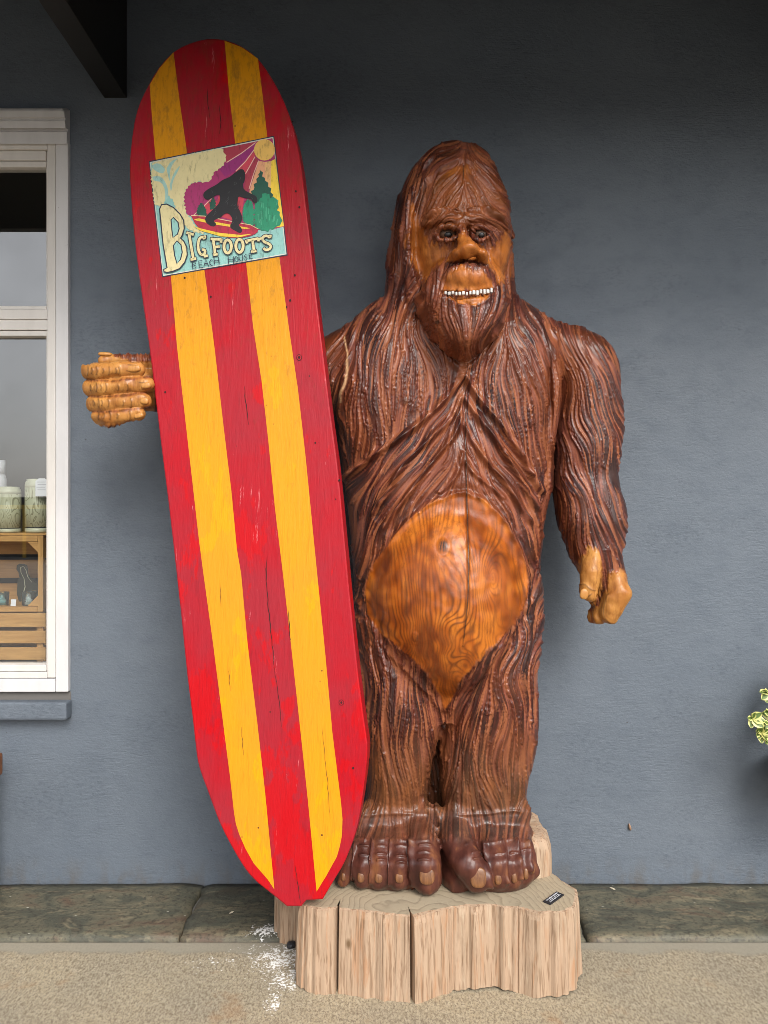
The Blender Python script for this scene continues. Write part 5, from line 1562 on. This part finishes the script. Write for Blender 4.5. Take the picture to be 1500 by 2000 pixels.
for q in range(22):
    rs = random.Random(100 + q)
    x, y = rs.choice(((880, 520), (860, 600), (820, 700), (900, 760), (720, 820), (660, 640), (930, 480), (1040, 680), (900, 900)))
    x += rs.uniform(-45, 45) * 0.7; y += rs.uniform(-40, 40) * 0.7
    a = rs.uniform(0.9, 2.2)
    ink('fur_stroke', [[(x, y), (x + 14 * math.cos(a) + 6, y + 14 * math.sin(a)), (x + 30 * math.cos(a + .3), y + 30 * math.sin(a + .3))]], 4, pm('charcoal', (0.06, 0.06, 0.062)))
# lettering
Bo = [(165, 800), (185, 757), (235, 752), (300, 785), (365, 850), (400, 910), (406, 990), (385, 1060), (368, 1082), (400, 1110), (430, 1170), (435, 1250), (410, 1320), (360, 1380), (300, 1405), (240, 1418), (208, 1410), (205, 1388), (238, 1372), (200, 1150), (180, 950)]
B1 = [(277, 905), (300, 882), (345, 930), (356, 990), (340, 1045), (296, 1078), (285, 1000)]
B2 = [(300, 1155), (335, 1110), (375, 1150), (386, 1220), (370, 1290), (335, 1332), (312, 1250)]
lay('letter', Bo, CREAM)
ink('letter_outline', [Bo], 12, NAVY, True)
for b_ in (B1, B2):
    lay('letter_counter', b_, TEAL)
    ink('letter_outline', [b_], 11, NAVY, True)
oval = lambda cx, cy, rx, ry, t_=0.0: [(cx + rx * math.cos(a) - t_ * ry * math.sin(a), cy + ry * math.sin(a)) for a in np.linspace(0, 2 * math.pi, 20, endpoint=False)]
glyphs = [[[(452, 1035), (495, 1285)], [(428, 1030), (500, 1050)], [(468, 1295), (522, 1282)]],
          [spl([(608, 1058), (605, 1095), (585, 1070), (555, 1085), (540, 1140), (545, 1205), (568, 1245), (602, 1248), (612, 1200), (580, 1195)], 1), [(596, 1262), (636, 1255)]],
          [[(690, 1105), (708, 1240)], [(664, 1092), (770, 1098)], [(768, 1092), (764, 1130)], [(700, 1172), (752, 1166)], [(688, 1246), (732, 1240)]],
          [[(1072, 1105), (1086, 1212)], [(1010, 1112), (1126, 1088)], [(1008, 1100), (1020, 1136)], [(1130, 1080), (1130, 1116)], [(1058, 1218), (1110, 1208)]],
          [[(1148, 1078), (1156, 1100)]],
          [spl([(1246, 1052), (1244, 1082), (1215, 1060), (1180, 1066), (1166, 1098), (1190, 1124), (1235, 1140), (1254, 1168), (1232, 1196), (1195, 1200), (1180, 1180)], 1)]]
for g_ in glyphs: ink('letter_outline', g_, 40, NAVY, False, 6)
for o_ in (oval(830, 1166, 36, 64), oval(945, 1160, 36, 64)): ink('letter_outline', [o_], 42, NAVY, True)
for g_ in glyphs: ink('letter', g_, 25, CREAM, False, 0)
for o_ in (oval(830, 1166, 36, 64), oval(945, 1160, 36, 64)): ink('letter', [o_], 27, CREAM, True)
G = {'B': [[(0, 0), (0, 1), (.7, .9), (.8, .65), (.1, .5), (.7, .35), (.6, .05), (0, 0)]], 'E': [[(1, 0), (0, 0), (0, 1), (1, 1)], [(0, .5), (.8, .5)]], 'A': [[(0, 1), (.5, 0), (1, 1)], [(.2, .6), (.8, .6)]],
     'C': [[(1, .1), (.5, 0), (.1, .3), (.1, .7), (.5, 1), (1, .9)]], 'H': [[(0, 0), (0, 1)], [(1, 0), (1, 1)], [(0, .5), (1, .5)]], 'O': [[(.5, 0), (.05, .3), (.05, .7), (.5, 1), (.95, .7), (.95, .3), (.5, 0)]],
     'U': [[(0, 0), (.05, .8), (.5, 1), (.9, .8), (1, 0)]], 'S': [[(1, .1), (.5, 0), (.1, .25), (.9, .7), (.5, 1), (0, .9)]]}
for ch, x0, x1, y0, y1 in (('B', 484, 528, 1308, 1382), ('E', 548, 584, 1305, 1372), ('A', 592, 640, 1290, 1362), ('C', 650, 684, 1295, 1352), ('H', 696, 742, 1270, 1342), ('H', 834, 884, 1258, 1335), ('O', 894, 930, 1264, 1318), ('U', 938, 976, 1252, 1310), ('S', 986, 1020, 1246, 1302), ('E', 1038, 1068, 1236, 1284)):
    ink('small_letter', [[(x0 + (x1 - x0) * a + (b * 6), y0 + (y1 - y0) * b) for a, b in s] for s in G[ch]], 8, NAVY)

# ================================================================== PLANT AT THE RIGHT
def mat_leaf():
    t = NT('variegated_leaf')
    at = t.attr('edge')
    n = t.noise(t.coord(), 90, 3)
    e = t.math('ADD', at, t.math('MULTIPLY', t.math('SUBTRACT', n, 0.5), 0.5))
    col = t.ramp(e, [(0.40, (0.085, 0.135, 0.025)), (0.52, (0.22, 0.26, 0.05)), (0.62, (0.62, 0.60, 0.22))])
    t.fin(col, 0.42, None, 0.4)
    return t.m
M['leaf'] = mat_leaf()
M['stem'] = paint('green_brown_stem', (0.11, 0.085, 0.035), 0.6)
def leaf_mesh():
    me_ = bpy.data.meshes.new('leaf')
    vv, ff, ed = [], [], []
    n = 7
    for i in range(n + 1):
        f = i / n
        w = 0.40 * math.sin(math.pi * min(1, f * 0.94 + 0.04)) ** 0.8 * (1.1 - 0.25 * f)
        for k in (-2, -1, 0, 1, 2):
            vv.append((k / 2 * w, f, 0.06 * abs(k / 2) ** 1.3 - 0.06 * f * f)); ed.append(abs(k) / 2)
    for i in range(n):
        for k in range(4):
            a = i * 5 + k
            ff.append((a, a + 1, a + 6, a + 5))
    me_.from_pydata(vv, [], ff)
    at = me_.attributes.new('edge', 'FLOAT', 'POINT'); at.data.foreach_set('value', ed)
    me_.polygons.foreach_set('use_smooth', [True] * len(ff))
    me_.materials.append(M['leaf'])
    return me_
LM = leaf_mesh()
shrub = empty('variegated_shrub', (1.66, -0.22, 0.58), 'variegated yellow green shrub reaching in at the right edge', 'shrub')
rsl = random.Random(21)
def add_leaf(p, d, L, roll=0.0):
    o_ = bpy.data.objects.new('leaf', LM); COL.objects.link(o_); o_.parent = shrub
    yv = d.normalized()
    nv = Vector((rsl.uniform(-.5, .5), -0.8, 0.6 + rsl.uniform(-.4, .4)))
    zv = (nv - yv * nv.dot(yv)).normalized()
    q = Matrix((yv.cross(zv), yv, zv)).transposed().to_4x4()
    o_.matrix_basis = Matrix.Translation(p - shrub.location) @ q @ Matrix.Rotation(roll, 4, 'Y') @ Matrix.Scale(L, 4)
def tube(name, pts_, r, mat, parent, n=6):
    vv, ff = [], []
    for i, p in enumerate(pts_):
        t_ = (pts_[min(i + 1, len(pts_) - 1)] - pts_[max(i - 1, 0)]).normalized()
        a = t_.orthogonal().normalized(); b = t_.cross(a)
        rr = r * (1 - 0.5 * i / len(pts_))
        for k in range(n):
            an = 2 * math.pi * k / n
            vv.append(p + a * (rr * math.cos(an)) + b * (rr * math.sin(an)))
    for i in range(len(pts_) - 1):
        for k in range(n):
            ff.append((i * n + k, i * n + (k + 1) % n, (i + 1) * n + (k + 1) % n, (i + 1) * n + k))
    ff.append(tuple(range(n))); ff.append(tuple((len(pts_) - 1) * n + k for k in reversed(range(n))))
    return pyd(name, vv, ff, mat, parent, True)
YL = -0.27
sL = (YL - CAMY) / FPX
def sprig(u, v, leaves, root=(1600, 1500)):
    a, b = P(root[0], root[1], YL), P(u, v, YL)
    mid = (a + b) / 2 + Vector((0, 0, -0.03))
    tube('stem', [a, (a + mid) / 2 + Vector((0, -0.01, 0)), mid, (mid + b) / 2, b], 0.004, M['stem'], shrub)
    for (ang, L, out) in leaves:
        d = Vector((math.cos(R(ang)), -out, math.sin(R(ang))))
        add_leaf(b, d, L * 1.05 * sL, rsl.uniform(-.4, .4))
sprig(1469, 1403, [(170, 13, .5), (70, 13, .3), (35, 20, .25), (-10, 24, .2), (-42, 24, .5), (-105, 18, .3), (100, 11, .3), (-70, 14, .6)])
sprig(1486, 1430, [(a, 15, .55) for a in (100, 70, 35, 140, 165, 200, 232, 262, 295, 325, 0)] + [(-60, 20, .6), (-95, 20, .4)])
sprig(1501, 1352, [(175, 20, .3), (215, 22, .4), (150, 14, .6), (250, 20, .3), (20, 18, .4)])
sprig(1503, 1390, [(180, 14, .4), (205, 13, .5), (150, 12, .5), (240, 12, .4)])
sprig(1500, 1412, [(190, 13, .4), (230, 14, .5), (160, 12, .5)])
sprig(1506, 1445, [(200, 16, .4), (160, 14, .5), (240, 15, .4), (120, 14, .4)])
while len(shrub.children) < 250:
    q = Vector((rsl.gauss(0, 1), rsl.gauss(0, 1), rsl.gauss(0, 1))).normalized()
    p = Vector((1.70, -0.20, 0.72)) + Vector((q.x * .22, q.y * .15, q.z * .22)) * rsl.uniform(0.75, 1.0)
    u = 750 + p.x / (p.y - CAMY) * FPX
    if u < 1512: continue
    add_leaf(p, (q + Vector((rsl.uniform(-.6, .6), rsl.uniform(-.6, .6), rsl.uniform(-.3, .6)))), rsl.uniform(.04, .065), rsl.uniform(-.5, .5))
for k in range(9):
    a = Vector((1.66 + rsl.uniform(-.03, .03), -0.20 + rsl.uniform(-.03, .03), 0.55))
    b = Vector((1.66 + rsl.uniform(-.15, .2), -0.20 + rsl.uniform(-.1, .1), 0.72 + rsl.uniform(0, .2)))
    tube('stem', [a, a * .5 + b * .5 + Vector((0, 0, .04)), b], 0.005, M['stem'], shrub)
pot = empty('wall_basket', (1.66, -0.20, 0.36), 'dark wall basket holding the variegated shrub', 'basket')
BL = (1.66, -0.20, 0.36)
lathe('bowl', [(.05, 0.0), (.10, .02), (.15, .08), (.172, .16), (.178, .20), (.168, .20), (.155, .16)], paint('dark_basket', (0.05, 0.04, 0.03), 0.8), pot, 40, BL)
lathe('soil', [(.160, .175), (.08, .185), (.001, .19)], paint('dark_soil', (0.03, 0.022, 0.015), 0.95), pot, 40, BL, False)
box('wall_bracket', (1.645, -0.06, 0.45), (1.675, -0.001, 0.53), M['black_wood'], pot, 0.003)

# ================================================================== SMALL THINGS
bench = empty('wooden_bench', (-1.9, -0.36, 0.0), 'brown wooden bench end just showing at the left edge', 'bench')
xe = (7 - 750) * (-0.10 - CAMY) / FPX
zt_, zb_ = CAMZ - 468 * (-0.10 - CAMY) / FPX, CAMZ - 512 * (-0.10 - CAMY) / FPX
box('arm', (xe - 0.06, -0.47, zb_), (xe, -0.10, zt_), M['bench'], bench, 0.012)
box('arm', (xe - 1.30, -0.47, zb_), (xe - 1.24, -0.10, zt_), M['bench'], bench, 0.012)
for x in (xe - 0.075, xe - 1.285):
    for y in (-0.44, -0.15):
        box('leg', (x, y, 0.004 if y > -0.40 else 0.0), (x + 0.05, y + 0.05, zb_ - 0.0005), M['bench'], bench, 0.004)
for k in range(4):
    box('seat_slat', (xe - 1.225, -0.46 + k * 0.085, 0.40), (xe - 0.085, -0.385 + k * 0.085, 0.425), M['bench'], bench, 0.004)

def stone(name, u, v, r, mat, lab, sq=(1, .9, .75), seed=1):
    d = CAMZ * FPX / (v - 1000.0)
    c = Vector(((u - 750) * d / FPX, CAMY + d, r * sq[2] * 0.8))
    bm = bmesh.new(); bmesh.ops.create_icosphere(bm, subdivisions=2, radius=1)
    rs = random.Random(seed)
    for vtx in bm.verts:
        k = rs.uniform(0.8, 1.1)
        vtx.co = c + Vector((vtx.co.x * r * sq[0] * k, vtx.co.y * r * sq[1] * k, vtx.co.z * r * sq[2] * k))
    o_ = bm_obj(name, bm, mat)
    return tag(o_, lab, 'stone')
stone('pebble', 569, 1852, 0.017, paint('black_stone', (0.018, 0.018, 0.022), 0.45, 0.4), 'black pebble lying by the left foot of the stump', (1.0, .9, .85), 4)
stone('pebble', 588, 1857, 0.0075, paint('grey_stone', (0.22, 0.20, 0.17), 0.7, 0.4), 'tiny grey pebble next to the black pebble', (.9, .9, 1.1), 5)
def chip(name, u, v, L, ang, lab, cat, mat, Y=None):
    d = CAMZ * FPX / (v - 1000.0)
    c = Vector(((u - 750) * d / FPX, CAMY + d, 0.008))
    vv = [(-.5, 0, 0), (-.2, .16, .03), (.2, .14, .05), (.5, 0, .02), (.2, -.15, .03), (-.2, -.13, .02)]
    ca_, sa_ = math.cos(ang), math.sin(ang)
    w = [c + Vector(((x * ca_ - y * sa_) * L, (x * sa_ + y * ca_) * L, z * L)) for x, y, z in vv]
    w += [p - Vector((0, 0, 0.003)) for p in w]
    o_ = pyd(name, w, [(0, 1, 2, 3, 4, 5)[::-1], (6, 7, 8, 9, 10, 11)] + [(i, (i + 1) % 6, 6 + (i + 1) % 6, 6 + i) for i in range(6)], mat)
    return tag(o_, lab, cat)
chip('dry_leaf', 998, 1934, 0.024, 2.4, 'small ochre dry leaf scrap at the front foot of the stump', 'leaf', paint('ochre_leaf', (0.45, 0.26, 0.05), 0.7))
chip('wood_chip', 452, 1786, 0.022, 0.9, 'pale wood sliver on the flagstone left of the surfboard tip', 'wood chip', paint('pale_chip', (0.62, 0.56, 0.42), 0.7))
chip('wood_chip', 1196, 1739, 0.026, -0.8, 'pale wood sliver near the wall right of the stump', 'wood chip', paint('pale_chip_b', (0.60, 0.53, 0.40), 0.7))
# a small cocoon stuck to the wall
cz = P(1230, 1615, -0.006)
bm = bmesh.new(); bmesh.ops.create_icosphere(bm, subdivisions=2, radius=1)
for vtx in bm.verts:
    k = 1 - 0.35 * vtx.co.z
    vtx.co = cz + Vector((vtx.co.x * 0.0055 * k + 0.003 * vtx.co.z * -1, vtx.co.y * 0.006 * k, vtx.co.z * 0.015))
tag(bm_obj('cocoon', bm, paint('cocoon_brown', (0.26, 0.15, 0.09), 0.7), None, True), 'tiny brown cocoon stuck low on the wall right of the statue', 'cocoon')
